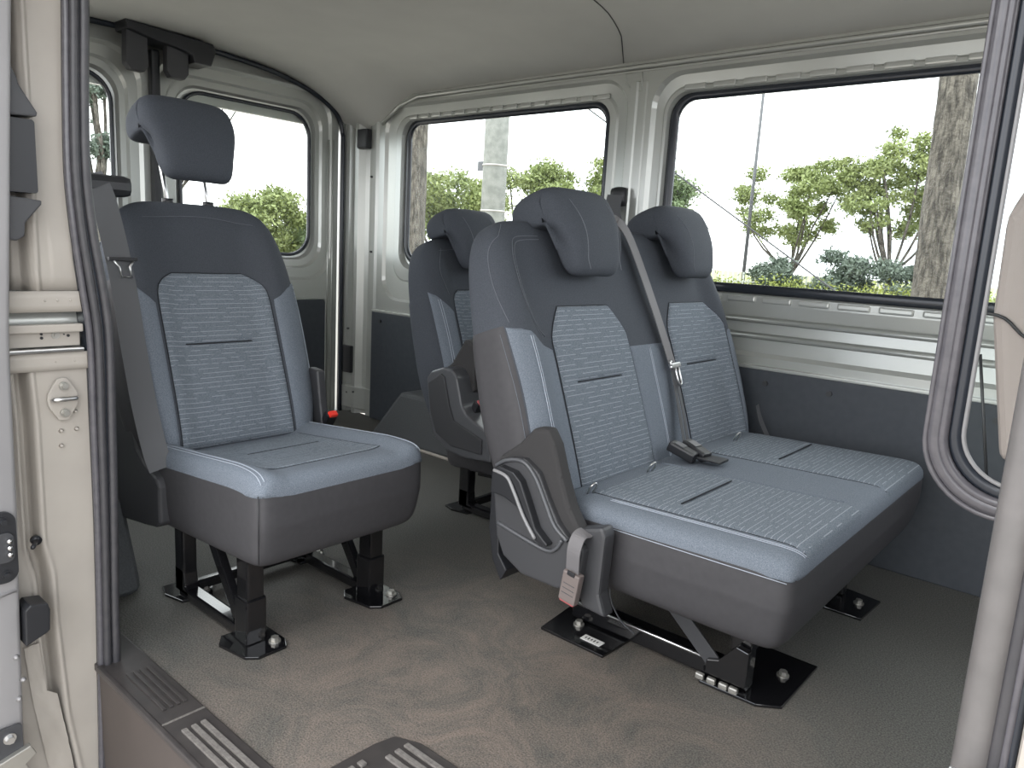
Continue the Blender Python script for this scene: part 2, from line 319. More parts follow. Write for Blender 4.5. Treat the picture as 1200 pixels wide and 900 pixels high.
# door pillar at the rear corner
D = [(-3.33, 2.700), (-3.345, 2.690), (-3.40, 2.695), (-3.425, 2.72), (-3.45, 2.705), (-3.475, 2.672), (-3.50, 2.668), (-3.515, 2.70), (-3.545, 2.705), (-3.56, 2.675), (-3.585, 2.665), (-3.60, 2.665), (-3.60, 2.76), (-3.33, 2.76)]
bm = bmesh.new(); add_prism(bm, D, 'Z', 0.0, 1.68, 0.0); wl_part(frombm('corner_pillar', bm, 'paint'))
wl_part(box('striker_cover', (-3.475, 2.655, 1.51), (-3.39, 2.70, 1.615), 'blackp', bev=0.01))
wl_part(box('striker_cover', (-3.585, 2.65, 0.24), (-3.49, 2.675, 0.40), 'blackp', bev=0.006))
bm = bmesh.new(); add_prism(bm, [(-3.34, 2.69), (-3.40, 2.685), (-3.47, 2.66), (-3.58, 2.655), (-3.58, 2.70), (-3.34, 2.71)], 'Z', 0.03, 0.16, 0.006); wl_part(frombm('pillar_foot', bm, 'paint'))
bm = bmesh.new()
for (x, z) in ((-3.53, 0.5), (-3.53, 0.12), (-3.47, 0.13), (-3.38, 1.36), (-3.37, 0.95)): add_cyl(bm, (x, 2.66 if x < -3.45 else 2.688, z), 0.006, 0.01, 'Y', 10)
wl_part(frombm('punched_holes', bm, 'blackp'))
# wall trim boards below the windows
tr = box('trim_1', (-3.33, YF - 0.03, 0.0), (-1.70, YF, 0.618), 'panel', bev=0.004); struct(tr, 'dark slate lining board on far wall, rear half')
tr2 = box('trim_2', (-1.695, YF - 0.03, 0.0), (0.75, YF, 0.618), 'panel', bev=0.004); struct(tr2, 'dark slate lining board on far wall beside the double seat')
for (t, pts) in ((tr, [(-3.25, .57), (-2.4, .57)]), (tr2, [(-1.03, .57), (-0.80, .57), (-0.78, .29), (-1.3, .57), (-0.3, .57)])):
    for (x, z) in pts:
        bm = bmesh.new(); add_cyl(bm, (x, YF - 0.034, z), 0.010, 0.008, 'Y', 12); frombm('trim_screw', bm, 'plastic', t)
cap = box('trim_3', (-3.33, YF - 0.034, 0.618), (0.75, YF + 0.002, 0.630), 'paint', bev=0.003); struct(cap, 'thin bright edge strip along the lining board')

# wheel arches
arch = struct(prism('trim_4', [(-3.02, 0), (-2.78, 0.27), (-2.15, 0.27), (-1.95, 0)], 'Y', 2.42, YF - 0.03, 'arch', bev=0.02), 'dark far wheel arch box')
arch2 = struct(prism('trim_5', [(-2.95, 0), (-2.85, 0.26), (-2.12, 0.26), (-2.0, 0)], 'Y', YN, 0.83, 'arch', bev=0.035, seg=3), 'dark near wheel arch box')
struct(sweep('trim_6', [(-2.99, 2.415, 0.006), (-1.95, 2.415, 0.006)], circ(0.008, 8), (0, 0, 1), 'paint_d'), 'pale welt along the far wheel arch foot')

# rear doors
def rear(u, v, d): return (XR - d, u, v)
def rear_door(name, y0, y1, wy0, wy1, label, mirror):
    o = empty(name, (XR, (y0 + y1) / 2, 0)); struct(o, label)
    s = lambda p: shift(p, o)
    s(ringpanel('door_shell', [(y0, y1, -0.04, 1.80, 0.05, 0), (wy0 - 0.145, wy1 + 0.125, 0.775, 1.795, 0.15, 0.0), (wy0 - 0.13, wy1 + 0.11, 0.79, 1.78, 0.15, 0.012), (wy0 - 0.085, wy1 + 0.07, 0.84, 1.735, 0.14, 0.012),
        (wy0 - 0.075, wy1 + 0.06, 0.85, 1.725, 0.14, 0.026), (wy0 - 0.04, wy1 + 0.035, 0.885, 1.695, 0.12, 0.026), (wy0 - 0.03, wy1 + 0.027, 0.895, 1.685, 0.12, 0.05), (wy0, wy1, 0.92, 1.66, 0.12, 0.055)], rear, 'paint'))
    s(prism('lower_panel', rr(wy0 - 0.09, wy1 + 0.085, 0.03, 0.665, 0.02), 'X', XR + 0.001, XR + 0.012, 'panel', bev=0.002))
    s(sweep('panel_edge', [(XR + 0.008, a, b) for a, b in rr(wy0 - 0.095, wy1 + 0.09, 0.025, 0.67, 0.022)], circ(0.005, 6), (1, 0, 0), 'paint', closed=True))
    for yy in ((y1 - 0.035, y1 - 0.065) if not mirror else (y0 + 0.035, y0 + 0.065)):
        s(sweep('pressed_rib', [(XR + 0.002, yy, 0.0), (XR + 0.002, yy, 1.55)], circ(0.0045, 8), (1, 0, 0), 'paint'))
    return o
d1 = rear_door('door_1', 0.56, 1.585, 0.72, 1.425, 'left-hand rear door leaf with rounded window', True)
d2 = rear_door('door_2', 1.595, 2.625, 1.745, 2.455, 'right-hand rear door leaf with rounded window', False)
hd = [(1.58, 1.865), (1.85, 1.862), (2.15, 1.842), (2.35, 1.805), (2.50, 1.755), (2.60, 1.69), (2.64, 1.60), (2.645, 1.4), (2.65, 0.0)]
pth = smooth_path([(XR + 0.015, a, b) for a, b in hd], 5); pthn = smooth_path([(XR + 0.015, 3.2 - a, b) for a, b in hd], 5)
st = sweep('trim_7', pth, circ(0.013, 8), (1, 0, 0), 'rubber_b'); struct(st, 'black weatherstrip round the right rear door leaf')
struct(sweep('trim_8', pthn, circ(0.013, 8), (1, 0, 0), 'rubber_b'), 'black weatherstrip round the left rear door leaf')
struct(box('trim_9', (XR, 1.575, 0.0), (XR + 0.05, 1.615, 1.80), 'blackp', bev=0.012), 'black seal strip where the two rear door leaves meet')
wr = box('wall_rear', (XR - 0.09, 0.45, 1.62), (XR - 0.058, 2.80, 1.95), 'paint', bev=0.0); struct(wr, 'painted header above the rear doors')
struct(box('trim_10', (XR - 0.09, 0.45, -0.06), (XR + 0.03, 2.75, -0.001), 'blackp', bev=0.005), 'black rear door sill strip')
struct(box('wall_1', (XR - 0.09, 2.64, -0.06), (XR - 0.002, 2.78, 1.95), 'paint', bev=0.0), 'rear corner pillar skin')

# window seals and panes
def window(name, u0, u1, v0, v1, r, place, d, label, k_=0.9):
    L = rr(u0 - 0.012, u1 + 0.012, v0 - 0.012, v1 + 0.012, r); P = [place(u, v, d - 0.008) for u, v in L]
    up = Vector(place(0, 0, -1)) - Vector(place(0, 0, 0))
    o = sweep(name, P, [(a_ * k_, b_) for a_, b_ in ((-0.02, -0.004), (0.02, -0.004), (0.02, 0.008), (0.008, 0.012), (-0.008, 0.012), (-0.02, 0.008))], tuple(up), 'rubber_b', closed=True)
    struct(o, label)
    a = [place(u, v, d + 0.002) for u, v in rr(u0 - 0.01, u1 + 0.01, v0 - 0.01, v1 + 0.01, r)]; b = [place(u, v, d + 0.006) for u, v in rr(u0 - 0.01, u1 + 0.01, v0 - 0.01, v1 + 0.01, r)]
    k = len(a); F = [tuple(range(k)), tuple(range(k, 2 * k))[::-1]] + [(i, (i + 1) % k, k + (i + 1) % k, k + i) for i in range(k)]
    raw('pane', a + b, F, 'glass', o, smooth=False); return o
window('window_1', -3.12, -1.865, 0.925, 1.628, 0.09, far, 0.05, 'rear far side window in a black rubber seal')
window('window_2', -1.535, 0.595, 0.92, 1.624, 0.09, far, 0.05, 'long front far side window in a black rubber seal')
window('window_3', 0.725, 1.42, 0.925, 1.655, 0.12, rear, 0.055, 'left rear door window, half hidden by the door seal', 0.42)
window('window_4', 1.75, 2.45, 0.925, 1.655, 0.12, rear, 0.055, 'right rear door window behind the raised headrest', 0.42)

# near wall (behind the opening's rear edge) and header over the sliding door
nw = empty('wall_right', (-2.6, YN, 0)); struct(nw, 'near side wall behind the sliding door opening')
shift(box('inner_skin', (-3.6, 0.50, 0.0), (-1.78, YN, 0.92), 'paint', bev=0), nw)
shift(box('inner_skin', (-3.6, 0.50, 1.62), (-1.78, YN, 1.88), 'paint', bev=0), nw)
for xa, xb in ((-3.6, -3.3), (-2.0, -1.78)): shift(box('inner_skin', (xa, 0.50, 0.92), (xb, YN, 1.62), 'paint', bev=0), nw)
shift(box('outer_skin', (-3.7, 0.44, -0.45), (-1.80, 0.46, 0.92), 'door_paint', bev=0), nw)
struct(box('wall_2', (-1.80, 0.42, 1.66), (0.9, 0.60, 1.9), 'paint', bev=0.02), 'body rail over the sliding door opening')
struct(box('ceiling_1', (-3.7, 0.42, 1.93), (0.95, 2.82, 1.96), 'door_paint', bev=0.02), 'roof skin above the headliner')
struct(box('wall_front', (0.86, 0.55, 0.0), (0.9, YF, 1.1), 'panel', bev=0.0), 'dark dashboard bulkhead ahead of the load floor')

# sliding door opening: rear jamb
JX = -1.72
jo = [(0.586, 1.60), (0.586, 1.432), (0.580, 1.273), (0.576, 1.108), (0.582, 0.985), (0.592, 0.868), (0.602, 0.759), (0.602, 0.573), (0.602, 0.377), (0.599, 0.175), (0.594, -0.036), (0.589, -0.255), (0.585, -0.45)]
ji = [(0.632, 1.60), (0.632, 1.445), (0.625, 1.282), (0.621, 1.114), (0.630, 0.988), (0.647, 0.868), (0.655, 0.757), (0.652, 0.565), (0.648, 0.366), (0.642, 0.160), (0.638, -0.055), (0.621, -0.272), (0.615, -0.45)]
sl = empty('trim_11', (-1.7, 0.6, 0)); struct(sl, 'ribbed dark rubber door seal down the rear edge of the opening')
for f_, r_, xo, m_ in ((0.16, 0.0075, -0.004, 'rubber_s'), (0.40, 0.0085, 0.006, 'rubber'), (0.60, 0.0070, 0.000, 'rubber_b'), (0.82, 0.0095, 0.006, 'rubber')):
    p = [(-1.702 + xo, a[0] * (1 - f_) + b[0] * f_, a[1] * (1 - f_) + b[1] * f_) for a, b in zip(jo, ji)]
    shift(tube('seal_bead', smooth_path(p, 5), r_, m_, None, 10, up=(1, 0, 0)), sl)
V, F = [], []
for a, b in zip(smooth_path([(0, *p) for p in jo], 5), smooth_path([(0, *p) for p in ji], 5)):
    V += [(-1.712, a[1] + 0.002, a[2]), (-1.712, b[1] - 0.002, b[2]), (-1.76, b[1] - 0.002, b[2]), (-1.76, a[1] + 0.002, a[2])]
for i in range(len(V) // 4 - 1):
    for j in range(4): F.append((i * 4 + j, i * 4 + (j + 1) % 4, i * 4 + 4 + (j + 1) % 4, i * 4 + 4 + j))
shift(raw('seal_web', V, F, 'rubber_b', smooth=False), sl)

jb = empty('wall_3', (JX, 0.53, 0.5)); struct(jb, 'ivory painted rear jamb of the sliding door opening')
def J(o): return shift(o, jb)
def yo(z):                                # outer seal edge at height z
    zz = [p[1] for p in jo][::-1]; yy = [p[0] for p in jo][::-1]; return float(np.interp(z, zz, yy))
def jamb_sheet(name, ztop, zbot, left, dx=0.0, nrow=24, m='paint_d', relief=None):
    """sheet facing +X between left(z) and the seal, with a depth profile"""
    V, F = [], []; nc = 70
    for i in range(nrow + 1):
        z = ztop + (zbot - ztop) * i / nrow
        for j in range(nc + 1):
            t = j / nc; y = left(z) * (1 - t) + (yo(z) + 0.004) * t
            V.append((JX + dx + (relief(t, z, y) if relief else 0), y, z))
    for i in range(nrow):
        for j in range(nc): a = i * (nc + 1) + j; F.append((a, a + 1, a + nc + 2, a + nc + 1))
    o = raw(name, V, F, m); md = o.modifiers.new('thick', 'SOLIDIFY'); md.thickness = 0.004; md.offset = 0
    return J(o)
def sst(a, b, x): t = min(1, max(0, (x - a) / (b - a))); return t * t * (3 - 2 * t)
jamb_sheet('upper_jamb', 1.62, 0.865, lambda z: 0.40, relief=lambda t, z, y: -0.030 * (1 - sst(0.500, 0.512, y)) + 0.007 * math.exp(-((y - 0.520) / 0.004) ** 2) - 0.02 * (1 - sst(0.478, 0.486, y)) + 0.003 * sst(0.545, 0.548, y) * (1 - sst(0.585, 0.588, y)) * sst(0.90, 0.905, z) * (1 - sst(0.98, 0.985, z)))
jamb_sheet('jamb_flange', 0.865, 0.822, lambda z: 0.40, dx=0.006, nrow=3)
jamb_sheet('lower_jamb', 0.735, -0.5, lambda z: 0.40, nrow=60, relief=lambda t, z, y: (lambda e: -0.045 * (1 - sst(e - 0.004, e + 0.005, y)) * sst(e - 0.026, e - 0.018, y) - 0.008 * (1 - sst(e - 0.034, e - 0.026, y)) + 0.005 * math.exp(-((y - e - 0.008) / 0.004) ** 2))
           (float(np.interp(z, [-0.5, -0.25, -0.1, 0.15, 0.25, 0.32, 0.6, 0.7], [0.60, 0.545, 0.525, 0.512, 0.512, 0.497, 0.497, 0.492]))) + (0.006 * sst(0.36, 0.40, z) if False else 0))
jamb_sheet('jamb_flange', 0.737, 0.700, lambda z: 0.40, dx=0.007, nrow=3)
jamb_sheet('rail_recess', 0.825, 0.735, lambda z: 0.40, dx=-0.03, nrow=3, m='paint')
rl = J(box('slide_rail', (-1.738, 0.38, 0.749), (-1.722, 0.596, 0.787), 'paint_d', bev=0.002))
box('rail_lip', (-1.722, 0.38, 0.780), (-1.706, 0.598, 0.797), 'paint_d', rl, bev=0.003)
box('rail_lip', (-1.722, 0.38, 0.738), (-1.704, 0.598, 0.747), 'steel', rl, bev=0.003)
for (y, z, r) in ((0.549, 0.773, 0.008), (0.523, 0.776, 0.0025), (0.523, 0.768, 0.003), (0.573, 0.771, 0.003), (0.565, 0.774, 0.0015)):
    bm = bmesh.new(); add_cyl(bm, (-1.722, y, z), r, 0.004, 'X', 16)
    if r > 0.005: add_cyl(bm, (-1.719, y, z), r * 0.45, 0.004, 'X', 12)
    frombm('rail_rivet', bm, 'blackp' if r < 0.005 else 'zinc', rl)
bm = bmesh.new()                          # spot weld dimples
for (y, z) in ((0.530, 0.846), (0.553, 0.846), (0.577, 0.846), (0.543, 0.718), (0.580, 0.718), (0.545, 0.605), (0.578, 0.607), (0.549, 0.568), (0.579, 0.568), (0.548, 0.535)):
    add_cyl(bm, (JX + 0.006, y, z), 0.005, 0.008, 'X', 10, 0.002)
J(frombm('spot_weld', bm, 'paint_d', smooth=True))['kind'] = 'stuff'

# striker plate
sk = empty('door_striker', (JX + 0.005, 0.553, 0.638), 'bright steel lozenge door striker plate bolted to the ivory jamb', 'striker')
lz = [(0.0, 0.046), (0.010, 0.044), (0.028, 0.014), (0.030, 0.0), (0.028, -0.014), (0.010, -0.044), (0, -0.046), (-0.010, -0.044), (-0.028, -0.014), (-0.030, 0), (-0.028, 0.014), (-0.010, 0.044)]
prism('striker_plate', lz, 'X', 0.0, 0.008, 'paint_d', sk, bev=0.002)
tube('striker_loop', smooth_path([(0.004, -0.020, -0.002), (0.018, -0.021, 0.002), (0.024, -0.012, 0.003), (0.024, 0.012, 0.003), (0.018, 0.021, 0.002), (0.004, 0.020, -0.002)], 4), 0.0052, 'steel', sk)
for z in (0.029, -0.029): bolt('bolt', (0.010, 0.001, z), sk, 0.006, 'X', 'zinc')
# black stop pin, bumper
tp = empty('stop_pin', (-1.722, 0.49, 0.336), 'small black rubber stop pin sticking out of the ivory jamb', 'stop')
bm = bmesh.new(); add_cyl(bm, (0.004, 0, 0), 0.010, 0.012, 'X', 14); frombm('pin_base', bm, 'blackp', tp, True)
tube('pin', [(0.005, 0, 0), (0.035, -0.012, 0.002), (0.05, -0.02, 0.003)], 0.0045, 'blackp', tp)

# the sliding door, slid back: its front edge shows
sdoor = empty('door_3', (-1.66, 0.4, 0)); struct(sdoor, 'pale grey front edge of the sliding door slid open')
V, F = [], []
for z in np.linspace(-0.5, 1.9, 40):
    yr = float(np.interp(z, [-0.5, -0.1, 0.24, 0.43, 0.77, 1.4, 1.9], [0.420, 0.430, 0.440, 0.446, 0.451, 0.489, 0.53]))
    V += [(-1.66, yr - 0.25, z), (-1.66, yr - 0.010, z), (-1.663, yr - 0.003, z), (-1.67, yr, z), (-1.80, yr + 0.0, z), (-1.80, yr - 0.25, z)]
for i in range(39):
    for j in range(6): F.append((i * 6 + j, i * 6 + (j + 1) % 6, i * 6 + 6 + (j + 1) % 6, i * 6 + 6 + j))
shift(raw('door_edge', V, F, 'door_paint'), sdoor)
shift(sweep('edge_flange', [(-1.662, 0.433, 0.262), (-1.655, 0.33, 0.250)], rectp(0.006, 0.01), (1, 0, 0), 'door_paint'), sdoor)
bm = bmesh.new()
for (y, z) in ((0.425, 0.115), (0.425, 0.02), (0.41, 0.55), (0.435, 0.06)): add_cyl(bm, (-1.657, y, z), 0.006, 0.006, 'X', 10, 0.002)
shift(frombm('dimple', bm, 'door_paint', smooth=True), sdoor)
ec = empty('contact_plate', (-1.657, 0.412, 0.36), 'black oval electrical contact plate with three silver pins on the door edge', 'connector')
prism('plate', rr(-0.028, 0.026, -0.075, 0.075, 0.024), 'X', 0, 0.006, 'blackp', ec, bev=0.001)
prism('socket', rr(-0.016, 0.020, -0.030, 0.032, 0.014), 'X', 0.006, 0.012, 'plastic', ec, bev=0.002)
for k in range(3):
    bm = bmesh.new(); add_cyl(bm, (0.016, 0.010, 0.016 - 0.014 * k), 0.0045, 0.012, 'X', 12); frombm('contact_pin', bm, 'steel', ec, True)
for z in (0.056, -0.056): bolt('bolt', (0.007, 0.004, z), ec, 0.006, 'X', 'blackp')
bp_ = prism('door_bumper', [(0.442, 0.216), (0.452, 0.226), (0.484, 0.220), (0.488, 0.205), (0.486, 0.160), (0.480, 0.155), (0.440, 0.138)], 'X', -1.70, -1.645, 'blackp', bev=0.003); tag(bp_, 'square black rubber bumper block at the sliding door edge, below the contact plate', 'bumper')
rc = empty('door_roller', (-1.655, 0.405, -0.07), 'zinc hinge bracket with a bolt low on the sliding door edge', 'bracket')
prism('bracket', rr(-0.03, 0.02, -0.03, 0.04, 0.008), 'X', 0, 0.005, 'plastic', rc, bev=0.001); bolt('bolt', (0.006, -0.004, 0.015), rc, 0.008, 'X', 'steel')
prism('hook', [(-0.035, -0.03), (0.03, -0.012), (0.04, -0.035), (0.02, -0.05), (0.03, -0.08), (-0.03, -0.09)], 'X', 0.004, 0.018, 'zinc', rc, bev=0.002)
gd = empty('door_guide', (-1.70, 0.49, 1.14), 'tall dark plastic latch guide of three blocks near the top of the jamb', 'latch')
prism('upper_wedge', [(-0.03, 0.155), (-0.004, 0.148), (0.004, 0.130), (0.006, 0.118), (0.036, 0.070), (0.034, 0.063), (-0.03, 0.058)], 'X', -0.02, 0.02, 'plastic', gd, bev=0.003)
prism('middle_block', rr(-0.04, 0.030, -0.082, 0.056, 0.006), 'X', -0.02, 0.018, 'blackp', gd, bev=0.003)
prism('lower_wedge', [(-0.04, -0.088), (0.035, -0.095), (0.034, -0.103), (0.004, -0.140), (0.002, -0.165), (-0.012, -0.175), (-0.04, -0.172)], 'X', -0.02, 0.02, 'plastic', gd, bev=0.003)
# creased sealing tape low on the jamb
V, F = [], []
for i in range(31):
    z = 0.10 - 0.5 * i / 30
    yc = float(np.interp(z, [-0.4, -0.2, -0.02, 0.1], [0.535, 0.510, 0.487, 0.478]))
    for j in range(7): V.append((JX + 0.004 + 0.005 * random.random(), yc - 0.024 + 0.008 * j * (1.0 if z < -0.02 else 0.6), z + 0.003 * random.random()))
for i in range(30):
    for j in range(6): a = i * 7 + j; F.append((a, a + 1, a + 8, a + 7))
J(raw('creased_tape', V, F, 'paint_d'))

# ------------------------------------------------------------------ step sill
ss = empty('trim_12', (-1.2, 0.64, 0)); struct(ss, 'scuffed dark plastic step sill along the opening')
T = [(-1.86, 0.592), (0.5, 0.592), (0.5, 0.94), (-0.90, 0.940), (-0.98, 0.938), (-1.035, 0.915), (-1.045, 0.87), (-1.05, 0.76), (-1.07, 0.70), (-1.10, 0.692), (-1.86, 0.692)]
shift(prism('sill_tread', T, 'Z', -0.012, 0.006, 'tread', bev=0.003), ss)
shift(box('sill_edge', (-1.70, 0.588, -0.006), (0.5, 0.600, 0.008), 'tread', bev=0.003), ss)
shift(box('sill_riser', (-1.72, 0.596, -0.42), (0.5, 0.61, -0.008), 'riser', bev=0.0), ss)
shift(box('sill_joint', (-1.392, 0.600, 0.005), (-1.387, 0.69, 0.008), 'rib', bev=0.001), ss)
for k in range(4): shift(box('tread_rib', (-1.62, 0.622 + 0.015 * k, 0.006), (-1.435, 0.630 + 0.015 * k, 0.010), 'tread', bev=0.001), ss)
for k in range(3): shift(box('tread_rib', (-1.345 , 0.618 + 0.020 * k, 0.006), (-1.09, 0.629 + 0.020 * k, 0.011), 'rib', bev=0.001), ss)
for k in range(3): shift(box('tread_rib', (-0.995, 0.856 + 0.024 * k, 0.006), (-0.5, 0.868 + 0.024 * k, 0.011), 'rib', bev=0.001), ss)
for k in range(4): shift(box('tread_rib', (-1.02, 0.735 + 0.024 * k, 0.006), (-1.005, 0.748 + 0.024 * k, 0.011), 'rib', bev=0.001), ss)

# ------------------------------------------------------------------ soft shapes for seats
def superbox(name, na, nb, nc, warp, m, parent, seg=26):
    key = {}; V = []; F = []
    def vid(p):
        k = tuple(int(round(c * 1e5)) for c in p)
        if k not in key: key[k] = len(V); V.append(p)
        return key[k]
    ts = [math.sin(math.pi / 2 * (2 * i / seg - 1)) * 0.45 + (2 * i / seg - 1) * 0.55 for i in range(seg + 1)]
    for ax in range(3):
        for s in (-1.0, 1.0):
            for i in range(seg):
                for j in range(seg):
                    q = []
                    for (u, v) in ((i, j), (i + 1, j), (i + 1, j + 1), (i, j + 1)):
                        p = [0, 0, 0]; p[ax] = s; p[(ax + 1) % 3] = ts[u]; p[(ax + 2) % 3] = ts[v]; q.append(vid(tuple(p)))
                    F.append(tuple(q) if s > 0 else tuple(q[::-1]))
    A = np.array(V); ab = np.abs(A); lo = np.zeros(len(A)); hi = np.ones(len(A)) * 1.0001
    for _ in range(30):
        md = (lo + hi) / 2; g = (md * ab[:, 0]) ** na + (md * ab[:, 1]) ** nb + (md * ab[:, 2]) ** nc
        lo = np.where(g < 1, md, lo); hi = np.where(g < 1, hi, md)
    A = A * lo[:, None]
    return raw(name, [warp(*p) for p in A], F, m, parent)
def patch(name, rows, lr, surf, m, parent, nu=24, nv=24, h=0.006, edge=0.012, creases=(), dn=0.5):
    """upholstery panel: rows (v0,v1), lr(v)->(u0,u1), surf(u,v,offset)->xyz; puffed and sunk at the edge"""
    v0, v1 = rows; V, F, UV = [], [], []
    for i in range(nv + 1):
        t = i / nv; t = (0.5 - 0.5 * math.cos(math.pi * t)) * dn + (1 - dn) * t; v = v0 + (v1 - v0) * t; a, b = lr(v)
        for j in range(nu + 1):
            s = j / nu; s = (0.5 - 0.5 * math.cos(math.pi * s)) * dn + (1 - dn) * s; u = a + (b - a) * s
            d = min(u - a, b - u, v - v0, v1 - v); o = h * (1 - math.exp(-d / edge * 2.2)) + 0.0003
            for (cv, dep, wd, m0, m1) in creases:
                if m0 < u < m1:
                    e = min(1, min(u - m0, m1 - u) / 0.02); o -= dep * e * math.exp(-((v - cv) / wd) ** 2)
            V.append(surf(u, v, o)); UV.append((u, v))
    for i in range(nv):
        for j in range(nu): a = i * (nu + 1) + j; F.append((a, a + 1, a + nu + 2, a + nu + 1))
    o = raw(name, V, F, m, parent); me = o.data; ul = me.uv_layers.new(name='uv')
    for lp in me.loops: ul.data[lp.index].uv = UV[lp.vertex_index]
    return o
def stitch(surf, pts, parent, m='stitch', r=0.0011, off=0.006, nm='stitching'):
    p = smooth_path([(a, b, 0) for a, b in pts], 8)
    return tube(nm, [surf(q[0], q[1], off) for q in p], r, m, parent, 6)

def seams(surf, rows, lr, parent, off, crease=None, r=0.0016):
    """dark sewn seam round a panel, plus an optional dark strip painting crease shade across it"""
    vv = np.linspace(rows[0], rows[1], 26); L = [surf(lr(v)[0], v, off) for v in vv]; Rr_ = [surf(lr(v)[1], v, off) for v in vv]
    T_ = [surf(u, rows[1], off) for u in np.linspace(*lr(rows[1]), 14)]
    tube('panel_seam', L + T_[1:-1] + Rr_[::-1], r, 'seam', parent, 6)
    if crease:
        v, a, b = crease; tube('crease_shade', [surf(u, v, off + 0.0035) for u in np.linspace(a, b, 12)], 0.0022, 'seam', parent, 6)  # dark tube stands in for the shade inside the crease

TILT = math.radians(20); UPV = np.array([-math.sin(TILT), 0, math.cos(TILT)]); NV = np.array([math.cos(TILT), 0, math.sin(TILT)])
def bp3(y, h, n, z0): p = np.array([0, y, z0]) + UPV * h + NV * n; return (float(p[0]), float(p[1]), float(p[2]))
def make_back(root, z0, W, hm, hh, na, T=0.068, bol=0.038, bw=0.17, seg=30):
    nb_, nc_ = 4, 4
    def bump(y, h):
        e = sst(W - bw, W - bw * 0.35, abs(y)); return bol * e * (1 - 0.45 * sst(0.40, 0.62, h)) - 0.010 * math.exp(-((h - 0.52) / 0.12) ** 2) * (1 - e)
    def warp(a, b, c):
        h = hm + hh * b; y = a * W * (1 + 0.02 * math.exp(-((h - 0.25) / 0.2) ** 2)); n = (c - 1) * T * (1.15 - 0.3 * sst(0.1, 0.7, h)) + (bump(y, h) if c > 0 else 0) * max(0, c)
        return bp3(y, h, n, z0)
    back = superbox('seat_back', na, nb_, nc_, warp, 'char', root, seg)
    def pt(y, h):
        w = W * (1 + 0.02 * math.exp(-((h - 0.25) / 0.2) ** 2)); a = abs(y) / w; b = min(0.999, max(-0.999, (h - hm) / hh)); B = abs(b) ** nb_; sg = 1 if y >= 0 else -1
        k = 1.15 - 0.3 * sst(0.1, 0.7, h)
        if a <= 0.9: c = max(0.0, 1 - a ** na - B) ** 0.25
        else:
            c0 = max(0.0, 1 - 0.9 ** na - B) ** 0.25; c = max(-0.93, c0 - (a - 0.9) * w / (T * k)); a = max(0.0, 1 - abs(c) ** 4 - B) ** (1 / na)
        yy = sg * a * w; n = (c - 1) * T * k + (bump(yy, h) if c > 0 else 0) * max(0, c)
        return np.array(bp3(yy, h, n, z0))
    def surf(y, h, o):
        e = 0.004; p = pt(y, h); d1 = pt(y + e, h) - pt(y - e, h); d2 = pt(y, h + e) - pt(y, h - e)
        nn = np.cross(d1, d2); L = np.linalg.norm(nn)
        if L < 1e-9: nn = NV
        else: nn = nn / L
        p = p + nn * o; return (float(p[0]), float(p[1]), float(p[2]))
    return back, surf
def make_headrest(root, z0, yc, raise_, seg=26, w=0.145, stitched=True):
    """saddle headrest: pad hangs in front, lobe reaches back over the seat top"""
    prof = [(0.085, 0.735), (0.095, 0.66), (0.090, 0.60), (0.078, 0.560), (0.055, 0.545), (0.030, 0.556), (0.018, 0.60), (0.014, 0.655), (0.008, 0.690), (-0.030, 0.696), (-0.085, 0.705), (-0.108, 0.722), (-0.112, 0.755), (-0.095, 0.785), (-0.055, 0.800), (0.0, 0.803), (0.045, 0.797), (0.072, 0.775)]
    pc = smooth_path([(a, b, 0) for a, b in prof + prof[:1]], 3)[:-1]; K = len(pc); V, F = [], []
    cx, cy = 0.03, 0.70; N = 30
    for i in range(N + 1):
        t = -1 + 2 * i / N; t = math.sin(t * math.pi / 2); sc = max(0.0, 1 - abs(t) ** 8) ** (1 / 3.2); sc = 0.0001 + sc
        for p in pc:
            dx, dy = p[0] - cx, p[1] - cy
            hgt = cy + dy * (0.45 + 0.55 * sc) if False else cy + dy * sc
            wd = w * (1.0 - 0.20 * sst(0.72, 0.54, p[1]) if p[1] < 0.72 else 1.0)
            wd = w * (1 - 0.20 * (1 - sst(0.55, 0.74, p[1])))
            n = cx + dx * sc - 0.012 * t * t * (1 if dx > 0 else 0)
            V.append(bp3(yc + t * wd, hgt + raise_, n, z0))
    for i in range(N):
        for j in range(K): F.append((i * K + j, (i + 1) * K + j, (i + 1) * K + (j + 1) % K, i * K + (j + 1) % K))
    F.append(tuple(range(K))); F.append(tuple(N * K + j for j in range(K))[::-1])
    hr = raw('headrest', V, F, 'char', root)
    for s in ((-1, 1) if stitched else ()):
        pts = [bp3(yc + s * w * (0.60 - 0.10 * (k / 9)) , 0.792 + raise_ - 0.24 * (k / 9) ** 1.0, 0.052 + 0.052 * math.sin(math.pi * min(1, (k / 9) * 1.15) * 0.75), z0) for k in range(10)]
        tube('stitching', smooth_path(pts, 3), 0.0011, 'dstitch', hr, 6)
    if raise_ > 0.05:
        for s in (-1, 1):
            tube('headrest_post', [bp3(yc + s * 0.062, 0.62, -0.05, z0), bp3(yc + s * 0.062, 0.74 + raise_, -0.05, z0)], 0.006, 'steel', root, 10)
            bm = bmesh.new(); add_cyl(bm, bp3(yc + s * 0.062, 0.705, -0.05, z0), 0.016, 0.018, 'Z', 16); frombm('post_sleeve', bm, 'blackp', root, True)
    return hr
